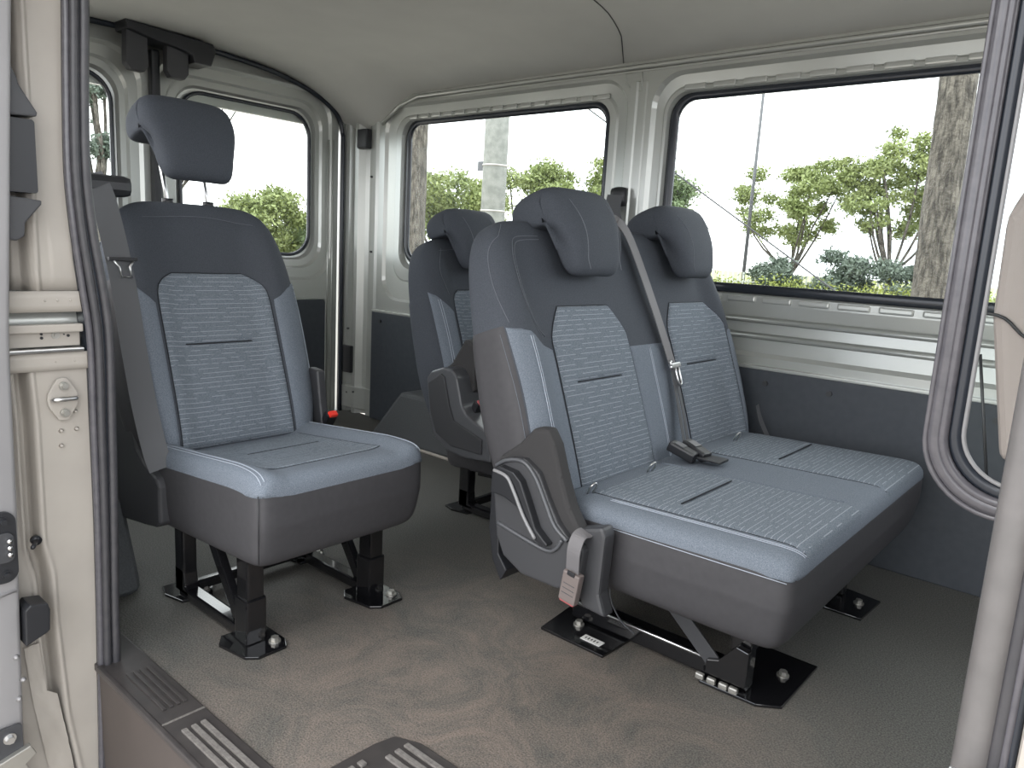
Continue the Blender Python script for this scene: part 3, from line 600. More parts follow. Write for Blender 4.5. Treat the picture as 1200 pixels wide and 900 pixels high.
def back_zones(root, back, surf, yc, cw=0.17, ex=1.3, dr=0.33):
    """lined centre panel and blue wings; yc = centre of this place on the backrest"""
    def lr(h):
        t = h / 0.475
        half = (cw + 0.004) * (1 - 0.02 * t) if h < 0.385 else cw * (1 - dr * ((h - 0.385) / 0.09) ** ex)
        return yc - half, yc + half
    pnl = patch('centre_panel', (-0.03, 0.475), lr, surf, 'lined', back, 30, 90, 0.009, 0.012, creases=((0.262, 0.009, 0.006, yc - cw * 0.72, yc + cw * 0.62), (0.278, -0.002, 0.01, yc - cw * 0.8, yc + cw * 0.7)))
    seams(surf, (-0.03, 0.476), lr, back, 0.001, (0.264, yc - cw * 0.66, yc + cw * 0.58))
    return pnl
def wing(root, back, surf, y_in, y_out, htop_in, htop_out, sgn, ys=None):
    def lr(h):
        # inner edge follows the centre panel, outer edge the side; the top edge slopes up outward
        a = y_in; b = y_out
        if h > htop_in:
            f = (h - htop_in) / (htop_out - htop_in); a = y_in + (y_out - y_in) * f ** 0.8
        lo_, hi_ = min(a, b), max(a, b); return lo_, hi_ + 1e-4
    p = patch('side_wing', (-0.03, htop_out), lr, surf, 'blue', back, 14, 30, 0.005, 0.012)
    ys = y_in + (y_out - y_in) * 0.62 if ys is None else ys
    for d in (0, 0.007): stitch(surf, [(ys + sgn * d, -0.01), (ys + sgn * d, 0.15), (ys + sgn * d, 0.30), (ys + sgn * (d + 0.006), htop_in + (htop_out - htop_in) * 0.55)], back)
    return p

def make_cushion(root, x0, x1, W, zt, zb, bol, na=12, seg=26, dip=0.0):
    """zt,zb: (rear,front) heights"""
    nb_, nc_ = 18, 5.0; xm, xh = (x0 + x1) / 2, (x1 - x0) / 2
    def geo(a, b, c):
        x = xm + xh * b; t = (b + 1) / 2; T_ = zt[0] + (zt[1] - zt[0]) * t; B_ = zb[0] + (zb[1] - zb[0]) * t
        zc, hz = (T_ + B_) / 2, (T_ - B_) / 2; y = a * W * (1 - 0.03 * (c < 0) * -c)
        z = zc + hz * (math.copysign(abs(c), c))
        if c > 0: z += c * (bol * sst(0.62, 0.88, abs(a)) * (1 - 0.35 * sst(0.5, 0.97, b)) - dip * (1 - sst(0.5, 0.75, abs(a))) * (1 - sst(0.3, 0.9, b)))
        x += -0.02 * (c < 0) * abs(c) * max(0, b)
        return (x, y, z)
    cu = superbox('seat_cushion', na, nb_, nc_, geo, 'side', root, seg)
    def pt(y, x):
        a = y / W; b = (x - xm) / xh; g = abs(a) ** na + abs(b) ** nb_
        if g > 0.93:
            lo_, hi_ = 0.5, 1.0
            for _ in range(18):
                md = (lo_ + hi_) / 2
                if (md * abs(a)) ** na + (md * abs(b)) ** nb_ < 0.93: lo_ = md
                else: hi_ = md
            a *= lo_; b *= lo_; g = 0.93
        return np.array(geo(a, b, (1 - g) ** (1 / nc_)))
    def surf(y, x, o):
        e = 0.0025; p = pt(y, x); d1 = pt(y, x + e) - pt(y, x - e); d2 = pt(y + e, x) - pt(y - e, x)
        nn = np.cross(d1, d2); L = np.linalg.norm(nn); nn = nn / L if L > 1e-9 else np.array([0, 0, 1.0])
        p = p + nn * o; return (float(p[0]), float(p[1]), float(p[2]))
    return cu, surf

# ------------------------------------------------------------------ single seats
def floor_plate(root, pts, bolts, z=0.0, th=0.008):
    pl = prism('floor_plate', pts, 'Z', z, z + th, 'gloss', root, bev=0.002)
    for (x, y) in bolts: bolt('bolt', (x, y, z + th + 0.002), pl, 0.010)
    return pl
def single_frame(root, ynear, yfar, zt):
    for y, s in ((ynear, -1), (yfar, 1)):
        lf = bar('leg', (0.372, y, 0.006), (0.372, y, zt), 0.052, 0.046, 'gloss', root, bev=0.006)
        bm = bmesh.new(); add_bar(bm, (0.372, y, 0.006), (0.372, y, 0.125), 0.060, 0.054, bev=0.005); frombm('leg_collar', bm, 'gloss', lf)
        bar('leg', (0.035, y, 0.02), (0.035, y, zt), 0.050, 0.040, 'gloss', root, bev=0.006)
        bm = bmesh.new(); add_prism(bm, [(0.01, 0.02), (0.10, 0.02), (0.065, 0.045), (0.058, 0.09), (0.01, 0.09)], 'Y', y - 0.02, y + 0.02, 0.004); frombm('leg_gusset', bm, 'gloss', root)
        bar('floor_rail', (0.03, y, 0.022), (0.36, y, 0.022), 0.03, 0.040, 'gloss', root, bev=0.006)
        bar('brace', (0.335, y, 0.03), (0.155, y, zt - 0.03), 0.034, 0.022, 'gloss', root, bev=0.004)
        o = 1 if s > 0 else 1
        floor_plate(root, [(0.31, y - 0.045), (0.345, y - 0.07), (0.44, y - 0.055), (0.462, y - 0.03), (0.462, y + 0.045), (0.43, y + 0.062), (0.32, y + 0.062)], [(0.325, y + 0.035), (0.425, y + 0.035)])
        floor_plate(root, [(-0.05, y - 0.03), (0.0, y - 0.045), (0.07, y - 0.03), (0.085, y + 0.05), (0.03, y + 0.08), (-0.045, y + 0.06)], [(-0.02, y + 0.04), (0.05, y + 0.045)])
    bar('cross_tube', (0.045, ynear, 0.030), (0.045, yfar, 0.030), 0.028, 0.028, 'gloss', root, up=(0, 0, 1), bev=0.006)
    bm = bmesh.new(); add_box(bm, (0.21, (ynear + yfar) / 2, zt - 0.025), (0.42, yfar - ynear + 0.05, 0.03), bev=0.004); frombm('seat_pan', bm, 'gloss', root)
    bar('upper_rail', (0.10, ynear, zt - 0.075), (0.37, ynear, zt - 0.055), 0.03, 0.03, 'gloss', root)
SHELL = [(-0.165, 0.565), (-0.115, 0.575), (-0.100, 0.545), (-0.070, 0.425), (-0.04, 0.392), (0.045, 0.370), (0.062, 0.350), (0.065, 0.255), (0.055, 0.240), (-0.02, 0.215), (-0.23, 0.185), (-0.235, 0.33), (-0.20, 0.45)]
def side_shell(root, pts, y0, y1, m='plastic', nm='side_cover'):
    return prism(nm, pts, 'Y', y0, y1, m, root, bev=0.010, seg=3, smooth=False)

def single_seat(loc, label, raise_, belt, dz=0.0):
    root = empty('single_seat', loc, label, 'seat', 'single seats in the rear row')
    z0 = 0.44 + dz
    back, surf = make_back(root, z0, 0.274, 0.29, 0.41, 4.6, T=0.068 if belt else 0.080, seg=48)
    back_zones(root, back, surf, -0.005 if belt else 0.0, ex=3.0, dr=0.36)
    wing(root, back, surf, 0.176, 0.315, 0.385, 0.50, 1); wing(root, back, surf, -0.186, -0.262, 0.385, 0.47, -1, -0.232)
    patch('back_flank', (-0.09, 0.46), lambda h: (-0.40, -0.264), surf, 'side' if belt else 'char', back, 16, 24, 0.003, 0.010)
    stitch(surf, [(-0.17, 0.635), (-0.05, 0.648), (0.05, 0.648), (0.17, 0.630)], back, 'dstitch', off=0.001)
    if not belt: stitch(surf, [(-0.19, 0.45), (-0.2, 0.55), (-0.15, 0.645)], back, 'dstitch', off=0.001)
    make_headrest(root, z0, 0.0, raise_, stitched=not belt, w=0.139)
    cu, cs = make_cushion(root, -0.07, 0.525, 0.252, (0.405 + dz, 0.462 + dz), (0.205 + dz, 0.240 + dz), 0.024, na=16, seg=34, dip=0.010)
    patch('cushion_top', (-0.045, 0.5235), lambda x: (-0.2505, 0.2505), cs, 'blue', cu, 60, 56, 0.004, 0.010, dn=1.0)
    patch('cushion_insert', (0.045, 0.425), lambda x: (-0.165 - 0.015 * x, 0.165 + 0.015 * x), lambda y, x, o: cs(y, x, o + 0.0045), 'lined', cu, 26, 60, 0.004, 0.010, creases=((0.19, 0.005, 0.006, -0.10, 0.13),))
    seams(cs, (0.045, 0.425), lambda x: (-0.165 - 0.015 * x, 0.165 + 0.015 * x), cu, 0.0045, (0.20, -0.09, 0.13), 0.0012)
    for s in (-1, 1):
        for d in (0, 0.007): stitch(cs, [(s * (0.228 - d), -0.02), (s * (0.228 - d), 0.2), (s * (0.228 - d), 0.42), (s * (0.234 - d), 0.508)], cu, off=0.0055)
    tube('corner_seam', [(0.512, -0.245, 0.43 + dz), (0.514, -0.246, 0.36 + dz), (0.505, -0.240, 0.265 + dz)], 0.0012, 'blackp', cu, 6)
    single_frame(root, -0.185 if belt else -0.215, 0.19 if belt else 0.135, 0.30 + dz)
    return root, surf, cs

S, ssurf, scs = single_seat((-1.945, 1.088, 0), 'single seat with its headrest raised on steel posts, nearest the left door seal', 0.190, True)
side_shell(S, [(-0.16, 0.60), (-0.115, 0.60), (-0.085, 0.50), (-0.055, 0.42), (-0.02, 0.395), (0.060, 0.365), (0.075, 0.345), (0.075, 0.245), (0.055, 0.228), (-0.02, 0.215), (-0.22, 0.185), (-0.235, 0.33), (-0.21, 0.45)], -0.272, -0.215)
side_shell(S, [(-0.05, 0.60), (0.0, 0.595), (0.015, 0.50), (0.03, 0.43), (0.0, 0.30), (-0.10, 0.30), (-0.11, 0.5)], 0.262, 0.292, 'plastic')
# seat belt of the near single seat
bl = empty('belt_path', (0, 0, 0)); bpy.data.objects.remove(bl)
def strap(name, pts, w, m, parent, up, th=0.0022): return sweep(name, smooth_path(pts, 6), rectp(w, th), up, m, parent, smooth=False)
p = [bp3(-0.292, 0.735, 0.02, 0.44), bp3(-0.284, 0.66, 0.054, 0.44), bp3(-0.275, 0.45, 0.060, 0.44), bp3(-0.278, 0.25, 0.060, 0.44), bp3(-0.276, 0.10, 0.055, 0.44), bp3(-0.270, -0.02, 0.055, 0.44), bp3(-0.262, -0.07, 0.055, 0.44)]
sb = strap('seat_belt', p, 0.060, 'belt', S, (0.95, -0.25, 0.3))
bm = bmesh.new(); add_box(bm, bp3(-0.275, 0.725, -0.03, 0.44), (0.17, 0.155, 0.055), bev=0.018); frombm('belt_guide', bm, 'blackp', S)
c = np.array(bp3(-0.270, 0.475, 0.068, 0.44))
tg = frombm('belt_tongue', (lambda b_: (add_box(b_, c + (0.0, 0, 0.012), (0.012, 0.072, 0.010), bev=0.002), b_)[1])(bmesh.new()), 'blackp', S)
q = lambda a, b_: tuple(c + NV * 0.006 + np.array([0, 1, 0]) * a + UPV * b_)
tube('tongue_plate', [q(-0.024, 0.008), q(-0.012, -0.010), q(-0.012, -0.038), q(0.014, -0.038), q(0.014, -0.010), q(0.026, 0.008)], 0.003, 'steel', tg, 6, closed=False, up=(0, 1, 0.2))
bk = empty('x', (0, 0, 0)); bpy.data.objects.remove(bk)
def seat_buckle(root, c, rot, m='red', nm='buckle'):
    bm = bmesh.new(); add_box(bm, (0, 0, -0.03), (0.026, 0.040, 0.085), bev=0.006)
    o = frombm(nm, bm, 'blackp', root); o.location = c; o.rotation_euler = rot
    bm = bmesh.new(); add_box(bm, (0.006, 0, 0.0135), (0.020, 0.030, 0.014), bev=0.005); frombm('release_button', bm, m, o); return o
seat_buckle(S, (0.040, 0.285, 0.455), (0, math.radians(35), 0), 'red')

Rr, rsurf, rcs = single_seat((-1.915, 2.205, 0), 'single seat with its headrest down, by the far wall behind the double seat', 0.0, False, dz=-0.05)
Rsh = side_shell(Rr, [(a_, b_ - 0.045) for a_, b_ in [(-0.045, 0.570), (-0.02, 0.60), (0.040, 0.622), (0.085, 0.620), (0.110, 0.595), (0.140, 0.500), (0.165, 0.470), (0.255, 0.430), (0.285, 0.405), (0.290, 0.325), (0.16, 0.312), (0.07, 0.322), (0.0, 0.365), (-0.025, 0.44)]], -0.375, -0.272, 'plastic2')
prism('cover_face', [(a_, b_ - 0.045) for a_, b_ in [(-0.030, 0.555), (0.035, 0.600), (0.055, 0.590), (0.085, 0.490), (0.11, 0.440), (0.25, 0.400), (0.25, 0.345), (0.10, 0.345), (0.02, 0.380), (-0.012, 0.45)]], 'Y', -0.381, -0.372, 'plastic', Rsh, bev=0.004)
seat_buckle(Rr, (0.165, -0.312, 0.455), (0, math.radians(25), 0), 'pink')
prism('rear_skirt', [(-0.06, 0.60), (-0.03, 0.57), (-0.02, 0.32), (-0.01, 0.18), (-0.03, 0.17), (-0.06, 0.35)], 'Y', -0.24, 0.22, 'plastic', Rr, bev=0.004)
prism('back_boot', [(-0.03, 0.55), (0.02, 0.585), (0.08, 0.68), (0.13, 0.66), (0.14, 0.50), (0.05, 0.44)], 'Y', -0.31, -0.25, 'boot', Rr, bev=0.01)

# ------------------------------------------------------------------ double seat
DX, DY, DZ = -1.04, 1.975, 0.415
Dd = empty('double_seat', (DX, DY, 0), 'wide two-place bench seat with two headrests, front right of the van', 'seat')
dW = 0.615
back, dsurf = make_back(Dd, DZ, dW, 0.29, 0.435, 12, T=0.070, bol=0.034, bw=0.15, seg=60)
for yc in (-0.255, 0.360): back_zones(Dd, back, dsurf, yc, cw=0.180)
wing(Dd, back, dsurf, -0.442, -0.576, 0.36, 0.425, -1, -0.545); wing(Dd, back, dsurf, 0.546, 0.65, 0.36, 0.43, 1)
patch('back_flank', (-0.09, 0.430), lambda h: (-0.80, -0.578), dsurf, 'side', back, 20, 30, 0.004, 0.010)
stitch(dsurf, [(-0.584, -0.02), (-0.584, 0.2), (-0.586, 0.41)], back, 'dstitch', off=0.004)
patch('middle_panel', (-0.03, 0.345), lambda h: (-0.068, 0.173), dsurf, 'blue', back, 16, 26, 0.005, 0.010)
for d in (0, 0.007): stitch(dsurf, [(0.02 + d, -0.01), (0.025 + d, 0.15), (0.03 + d, 0.34)], back)
stitch(dsurf, [(-0.570, 0.435), (-0.576, 0.54), (-0.572, 0.62), (-0.552, 0.665), (-0.519, 0.70)], back, 'dstitch', off=0.001)
for d in (0, 0.01): stitch(dsurf, [(-0.457 - d, 0.395), (-0.500 - d, 0.447), (-0.521 - d, 0.50), (-0.520 - d, 0.58), (-0.508 - d, 0.63), (-0.475 - d, 0.655 + d), (-0.387, 0.663 + d)], back, 'dstitch', off=0.001)
for yc in (-0.245, 0.355): make_headrest(Dd, DZ, yc, 0.0, w=0.150)
cu, dcs = make_cushion(Dd, -0.02, 0.600, 0.562, (0.412, 0.432), (0.205, 0.205), 0.0, na=30, seg=44)
patch('cushion_top', (0.0, 0.5985), lambda x: (-0.560, 0.560), dcs, 'blue', cu, 90, 60, 0.004, 0.010, dn=1.0)
lift = lambda y, x, o: dcs(y, x, o + 0.004)
for (a, b_) in ((-0.482, -0.105), (0.130, 0.510)):
    patch('cushion_insert', (0.065, 0.592), lambda x, a=a, b_=b_: (a, b_), lift, 'lined', cu, 26, 80, 0.005, 0.012, creases=((0.27, 0.008, 0.006, a + 0.06, b_ - 0.03), (0.255, -0.002, 0.012, a + 0.04, b_ - 0.02)))
for (a, b_) in ((-0.482, -0.105), (0.130, 0.510)): seams(dcs, (0.065, 0.585), lambda x, a=a, b_=b_: (a, b_), cu, 0.0045, (0.27, a + 0.07, b_ - 0.03), 0.0013)
for y_ in (-0.505, -0.497): stitch(dcs, [(y_, 0.13), (y_, 0.40), (y_, 0.55), (y_ + 0.012, 0.588)], cu, off=0.0055)
stitch(dcs, [(-0.10, 0.03), (-0.10, 0.45), (-0.09, 0.545)], cu, 'blue', 0.005, 0.004, 'welt')
tube('stitching', [(0.17 + 0.415 * k / 8, -0.5635, 0.377 + 0.0008 * k) for k in range(9)], 0.0010, 'stitch', cu, 6)
# recliner cover, handle, boot
cov = side_shell(Dd, [(-0.125, 0.430), (-0.120, 0.462), (-0.085, 0.505), (-0.03, 0.515), (0.015, 0.490), (0.050, 0.430), (0.080, 0.385), (0.115, 0.355), (0.150, 0.350), (0.160, 0.34), (0.150, 0.245), (0.09, 0.225), (-0.02, 0.225), (-0.08, 0.255), (-0.105, 0.300)], -0.650, -0.598, 'plastic')
prism('recline_handle', [(-0.110, 0.470), (-0.088, 0.487), (-0.042, 0.482), (-0.020, 0.465), (0.005, 0.42), (0.035, 0.362), (0.072, 0.335), (0.070, 0.328), (0.040, 0.332), (0.020, 0.345), (-0.025, 0.40), (-0.07, 0.415), (-0.112, 0.415)], 'Y', -0.672, -0.648, 'blackp', cov, bev=0.005, seg=2)
sweep('handle_highlight', smooth_path([(-0.102, -0.674, 0.474), (-0.06, -0.675, 0.468), (-0.035, -0.676, 0.440), (0.0, -0.676, 0.385), (0.038, -0.675, 0.340)], 5), circ(0.0045, 8), (0, -1, 0), 'sheen', cov)  # pale strip paints a highlight along the handle bevel
tube('cover_edge', smooth_path([(-0.115, -0.651, 0.478), (-0.080, -0.653, 0.500), (-0.03, -0.653, 0.508), (0.010, -0.653, 0.480), (0.045, -0.653, 0.425), (0.075, -0.653, 0.378), (0.115, -0.653, 0.352)], 5), 0.005, 'plastic2', cov)
tube('cover_edge', smooth_path([(-0.10, -0.651, 0.335), (0.0, -0.653, 0.318), (0.06, -0.653, 0.312), (0.085, -0.653, 0.325), (0.100, -0.653, 0.35)], 5), 0.005, 'plastic2', cov)
prism('back_boot', [(-0.14, 0.46), (-0.12, 0.50), (-0.06, 0.545), (-0.02, 0.59), (0.02, 0.595), (0.045, 0.56), (0.070, 0.49), (0.10, 0.42), (0.145, 0.36), (0.02, 0.34), (-0.08, 0.40)], 'Y', -0.632, -0.590, 'boot', Dd, bev=0.012, seg=3)
prism('rear_skirt', [(-0.150, 0.44), (-0.125, 0.45), (-0.115, 0.24), (-0.085, 0.205), (-0.105, 0.17), (-0.135, 0.22), (-0.152, 0.30)], 'Y', -0.625, 0.60, 'blackp', Dd, bev=0.004)
prism('front_boot', [(0.115, 0.375), (0.19, 0.40), (0.20, 0.38), (0.195, 0.24), (0.215, 0.19), (0.15, 0.195), (0.12, 0.27)], 'Y', -0.628, -0.585, 'plastic', Dd, bev=0.008)
# hanging buckle
strap('buckle_strap', [(0.150, -0.628, 0.378), (0.148, -0.655, 0.375), (0.146, -0.668, 0.345), (0.143, -0.664, 0.305), (0.141, -0.66, 0.285)], 0.036, 'belt_l', Dd, (0.0, -1, 0.25), 0.003)
hb = empty('hb', (0, 0, 0)); bpy.data.objects.remove(hb)
bm = bmesh.new(); add_box(bm, (0, 0, 0), (0.046, 0.022, 0.075), bev=0.004); hbk = frombm('buckle', bm, 'buckle', Dd); hbk.location = (0.140, -0.660, 0.252); hbk.rotation_euler = (0, math.radians(8), 0)
bm = bmesh.new(); add_box(bm, (0, 0, -0.038), (0.040, 0.018, 0.006), bev=0.002); frombm('release_button', bm, 'pink', hbk)
bm = bmesh.new(); add_box(bm, (0, -0.0115, 0.036), (0.02, 0.004, 0.010), bev=0.001); frombm('buckle_slot', bm, 'blackp', hbk)
bm = bmesh.new()
for k in range(3): add_box(bm, (0, -0.0115, 0.008 - 0.012 * k), (0.032, 0.0015, 0.0012))
frombm('moulded_line', bm, 'plastic2', hbk)
# belt down between the two places
f3 = lambda y, h, n: bp3(y, h, n, DZ)
strap('seat_belt', [f3(0.015, 0.742, -0.03), f3(0.025, 0.735, 0.0), f3(0.050, 0.66, 0.014), f3(0.098, 0.45, 0.016), f3(0.118, 0.27, 0.022)], 0.050, 'belt_l', Dd, (0.95, 0.1, 0.3))
for dy in (-0.012, 0.012): strap('seat_belt', [f3(0.118 + dy * 0.6, 0.27, 0.022), f3(0.100 + dy, 0.14, 0.028), f3(0.055 + dy, 0.02, 0.045)], 0.020, 'belt', Dd, (0.95, 0.1, 0.3))
bm = bmesh.new(); add_box(bm, (0, 0, 0), (0.010, 0.072, 0.016), bev=0.004); tg = frombm('belt_tongue', bm, 'steel', Dd); tg.location = f3(0.118, 0.265, 0.03); tg.rotation_euler = (0, -TILT, math.radians(4))
tube('tongue_plate', smooth_path([(0.004, -0.012, -0.008), (0.004, -0.010, -0.058), (0.004, 0.010, -0.058), (0.004, 0.012, -0.008)], 3), 0.004, 'steel', tg, 6, up=(1, 0, 0))
tube('tongue_plate', smooth_path([(0.004, -0.034, 0.0), (0.004, -0.036, 0.014), (0.004, -0.026, 0.012)], 3), 0.004, 'steel', tg, 6, up=(1, 0, 0))
for (x, y, r) in ((0.075, -0.045, 0.1), (0.095, 0.000, -0.15)):
    bm = bmesh.new(); add_box(bm, (0, 0, 0), (0.085, 0.042, 0.030), bev=0.007); b_ = frombm('buckle', bm, 'blackp', Dd); b_.location = (x, y, 0.452); b_.rotation_euler = (0, math.radians(18), r)
    bm = bmesh.new(); add_box(bm, (-0.012, 0, 0.016), (0.03, 0.030, 0.003), bev=0.001); frombm('buckle_plate', bm, 'plastic2', b_)
bm = bmesh.new(); add_box(bm, (0.14, -0.01, 0.440), (0.10, 0.06, 0.008), bev=0.003); frombm('buckle_tray', bm, 'blackp', Dd)
for yy in (-0.495, -0.206, 0.055, 0.353):
    tube('anchor_loop', smooth_path([(0.060, yy - 0.008, 0.42), (0.070, yy - 0.010, 0.440), (0.075, yy, 0.448), (0.075, yy + 0.008, 0.440), (0.065, yy + 0.008, 0.42)], 4), 0.003, 'steel', Dd, 6)
# far lap strap
strap('lap_strap', [(0.02, 0.615, 0.50), (0.04, 0.620, 0.44), (0.10, 0.612, 0.35)], 0.035, 'belt', Dd, (0.6, 0, 0.8))
# frame
bm = bmesh.new(); add_box(bm, (0.27, 0, 0.215), (0.46, 0.98, 0.030), bev=0.004); frombm('seat_pan', bm, 'gloss', Dd)
for s, y in ((-1, -0.36), (1, 0.36)):
    bar('floor_rail', (-0.04, y, 0.035), (0.42, y, 0.035), 0.045, 0.05, 'gloss', Dd, bev=0.006)
    tube('rail_lip', [(-0.02, y - 0.027, 0.058), (0.40, y - 0.027, 0.058)], 0.0045, 'steel', Dd)
    bar('leg', (0.44, y, 0.01), (0.44, y, 0.23), 0.05, 0.04, 'gloss', Dd, bev=0.005); bar('leg', (0.02, y, 0.01), (0.02, y, 0.23), 0.05, 0.04, 'gloss', Dd, bev=0.005)
    bar('brace', (0.385, y - 0.03, 0.055), (0.20, y - 0.03, 0.215), 0.040, 0.006, 'plastic', Dd, bev=0.001)
floor_plate(Dd, [(-0.065, -0.49), (-0.085, -0.30), (0.09, -0.28), (0.140, -0.365), (0.135, -0.49)], [(0.0, -0.405)])
lb = box('paper_label', (0.045, -0.462, 0.0085), (0.105, -0.436, 0.0098), 'white', Dd, bev=0.0)
bm = bmesh.new()
for k in range(5): add_box(bm, (0.055 + 0.009 * k, -0.449, 0.0101), (0.004, 0.008 + 0.003 * (k % 2), 0.0004))
frombm('label_print', bm, 'ink', lb)
floor_plate(Dd, [(0.345, -0.385), (0.36, -0.41), (0.50, -0.405), (0.548, -0.37), (0.548, -0.13), (0.40, -0.13), (0.395, -0.33)], [(0.50, -0.24)])
floor_plate(Dd, [(0.44, 0.23), (0.55, 0.23), (0.56, 0.40), (0.44, 0.42)], [(0.515, 0.33)])
floor_plate(Dd, [(-0.06, 0.24), (0.06, 0.24), (0.06, 0.40), (-0.06, 0.40)], [(0.0, 0.34)])
bm = bmesh.new(); add_prism(bm, [(0.37, 0.03), (0.47, 0.03), (0.47, 0.12), (0.44, 0.125), (0.40, 0.075), (0.37, 0.065)], 'Y', -0.405, -0.385, 0.003); frombm('rail_bracket', bm, 'gloss', Dd)
bm = bmesh.new()
for x in (0.36, 0.39, 0.42, 0.445): add_box(bm, (x, -0.408, 0.018), (0.022, 0.012, 0.016), bev=0.004)
frombm('clamp_teeth', bm, 'zinc', Dd)
tube('wire', smooth_path([(0.13, -0.47, 0.21), (0.125, -0.46, 0.15), (0.15, -0.44, 0.09), (0.18, -0.42, 0.06)], 5), 0.002, 'plastic2', Dd)

# ------------------------------------------------------------------ fittings
ba = empty('belt_anchor', (-1.735, YF - 0.03, 1.20), 'black shoulder belt anchor with grey strap on the pillar between the far windows', 'seat belt')
bm = bmesh.new(); add_box(bm, (0, 0, 0.045), (0.07, 0.05, 0.08), bev=0.022); frombm('anchor_cap', bm, 'blackp', ba, True)
bm = bmesh.new(); add_box(bm, (-0.02, -0.015, 0.00), (0.045, 0.04, 0.03), bev=0.008); frombm('anchor_loop', bm, 'blackp', ba)
strap('belt_strap', [(0.0, -0.03, 0.05), (0.0, -0.04, -0.02), (0.03, -0.04, -0.14), (0.05, -0.03, -0.50)], 0.075, 'belt', ba, (0, -1, 0))
dh = empty('door_latch', (-3.56, 1.60, 1.76), 'black plastic latch cover with two hanging tabs over the rear door centre', 'latch')
prism('latch_cover', [(-0.17, 0.115), (0.22, 0.100), (0.235, 0.07), (0.21, 0.0), (0.13, 0.0), (0.12, 0.035), (0.04, 0.05), (-0.03, 0.055), (-0.16, 0.08)], 'X', -0.03, 0.10, 'blackp', dh, bev=0.006)
prism('latch_tab', [(-0.155, 0.09), (-0.160, -0.055), (-0.14, -0.08), (-0.08, -0.08), (-0.062, -0.055), (-0.065, 0.09)], 'X', 0.02, 0.07, 'plastic', dh, bev=0.008)
prism('latch_tab', [(0.02, 0.09), (0.018, -0.05), (0.035, -0.078), (0.10, -0.078), (0.118, -0.05), (0.12, 0.07)], 'X', 0.02, 0.07, 'plastic', dh, bev=0.008)

# partition window frame and front seat at right, and front post of the opening
fr = empty('trim_13', (0.2, 0.85, 0.8)); struct(fr, 'rubber-trimmed frame with a rounded lower corner at the front of the load space')
def ring(off, r_, yy, m_, e=1.0):
    L = rr(-0.156 + off, 0.60 - off, 0.764 + off, 1.70 - off, 0.075 - off * 0.7, 12)
    return shift(sweep('frame_bead', [(a, yy, b) for a, b in L], circ(r_, 10, e), (0, -1, 0), m_, closed=True), fr)
ring(0.0015, 0.0030, 0.851, 'rubber_s'); ring(0.0110, 0.0085, 0.853, 'rubber_s'); ring(0.0175, 0.0050, 0.849, 'rubber_s'); ring(0.0275, 0.0085, 0.856, 'rubber_b'); ring(0.0350, 0.0022, 0.849, 'sheen')
gl = rr(-0.13, 0.57, 0.79, 1.67, 0.05, 8)
shift(prism('pane', gl, 'Y', 0.853, 0.857, 'glass'), fr)
fs = empty('front_seat', (0.05, 1.25, 0), 'rose-beige seat back with dark seam seen through the frame at the far right', 'seat')
fb = prism('seat_back', [(-0.170, 0.76), (-0.205, 0.95), (-0.208, 1.08), (-0.185, 1.135), (-0.14, 1.165), (0.02, 1.17), (0.05, 1.05), (0.08, 0.76)], 'Y', -0.10, 0.20, 'vinyl', fs, bev=0.018, seg=4)
tube('seam', smooth_path([(-0.218, -0.102, 0.955), (-0.19, -0.102, 0.95), (-0.16, -0.102, 0.925), (-0.10, -0.102, 0.90)], 4), 0.0022, 'blackp', fb)
tube('seam', [(-0.21, -0.102, 0.90), (-0.172, -0.102, 0.70)], 0.002, 'blackp', fb)
bar('seat_stand', (-0.06, 0.05, 0.0), (-0.06, 0.05, 0.77), 0.10, 0.20, 'blackp', fs)
po = empty('trim_14', (-0.05, 0.62, 0.8)); struct(po, 'grey seal bead and lips down the front edge of the opening')
for xo, y_, r_, m_ in ((-0.0475, 0.62, 0.0130, 'worn'), (-0.033, 0.616, 0.006, 'rubber'), (-0.0275, 0.612, 0.0030, 'rubber_s'), (-0.0235, 0.612, 0.003, 'rubber_b')):
    shift(tube('seal_bead', [(xo, y_, -0.4), (xo, y_, 0.3), (xo, y_, 1.0), (xo + 0.0, y_ + 0.02, 1.7)], r_, m_, None, 12, up=(0, -1, 0)), po)
struct(box('wall_4', (-0.020, 0.59, -0.45), (0.30, 0.70, 1.7), 'paint_d', bev=0.006), 'ivory painted front pillar of the opening')
hg = empty('door_catch', (-0.045, 0.585, 0.640), 'steel roller catch on a bracket at the lower right corner', 'catch')
bm = bmesh.new(); add_cyl(bm, (0.005, 0, 0), 0.0065, 0.03, 'X', 16); add_cyl(bm, (-0.011, 0, 0), 0.0085, 0.003, 'X', 16); frombm('roller', bm, 'steel', hg, True)
bm = bmesh.new(); add_box(bm, (0.025, 0.008, 0.001), (0.012, 0.02, 0.012), bev=0.002); frombm('bracket', bm, 'zinc', hg)

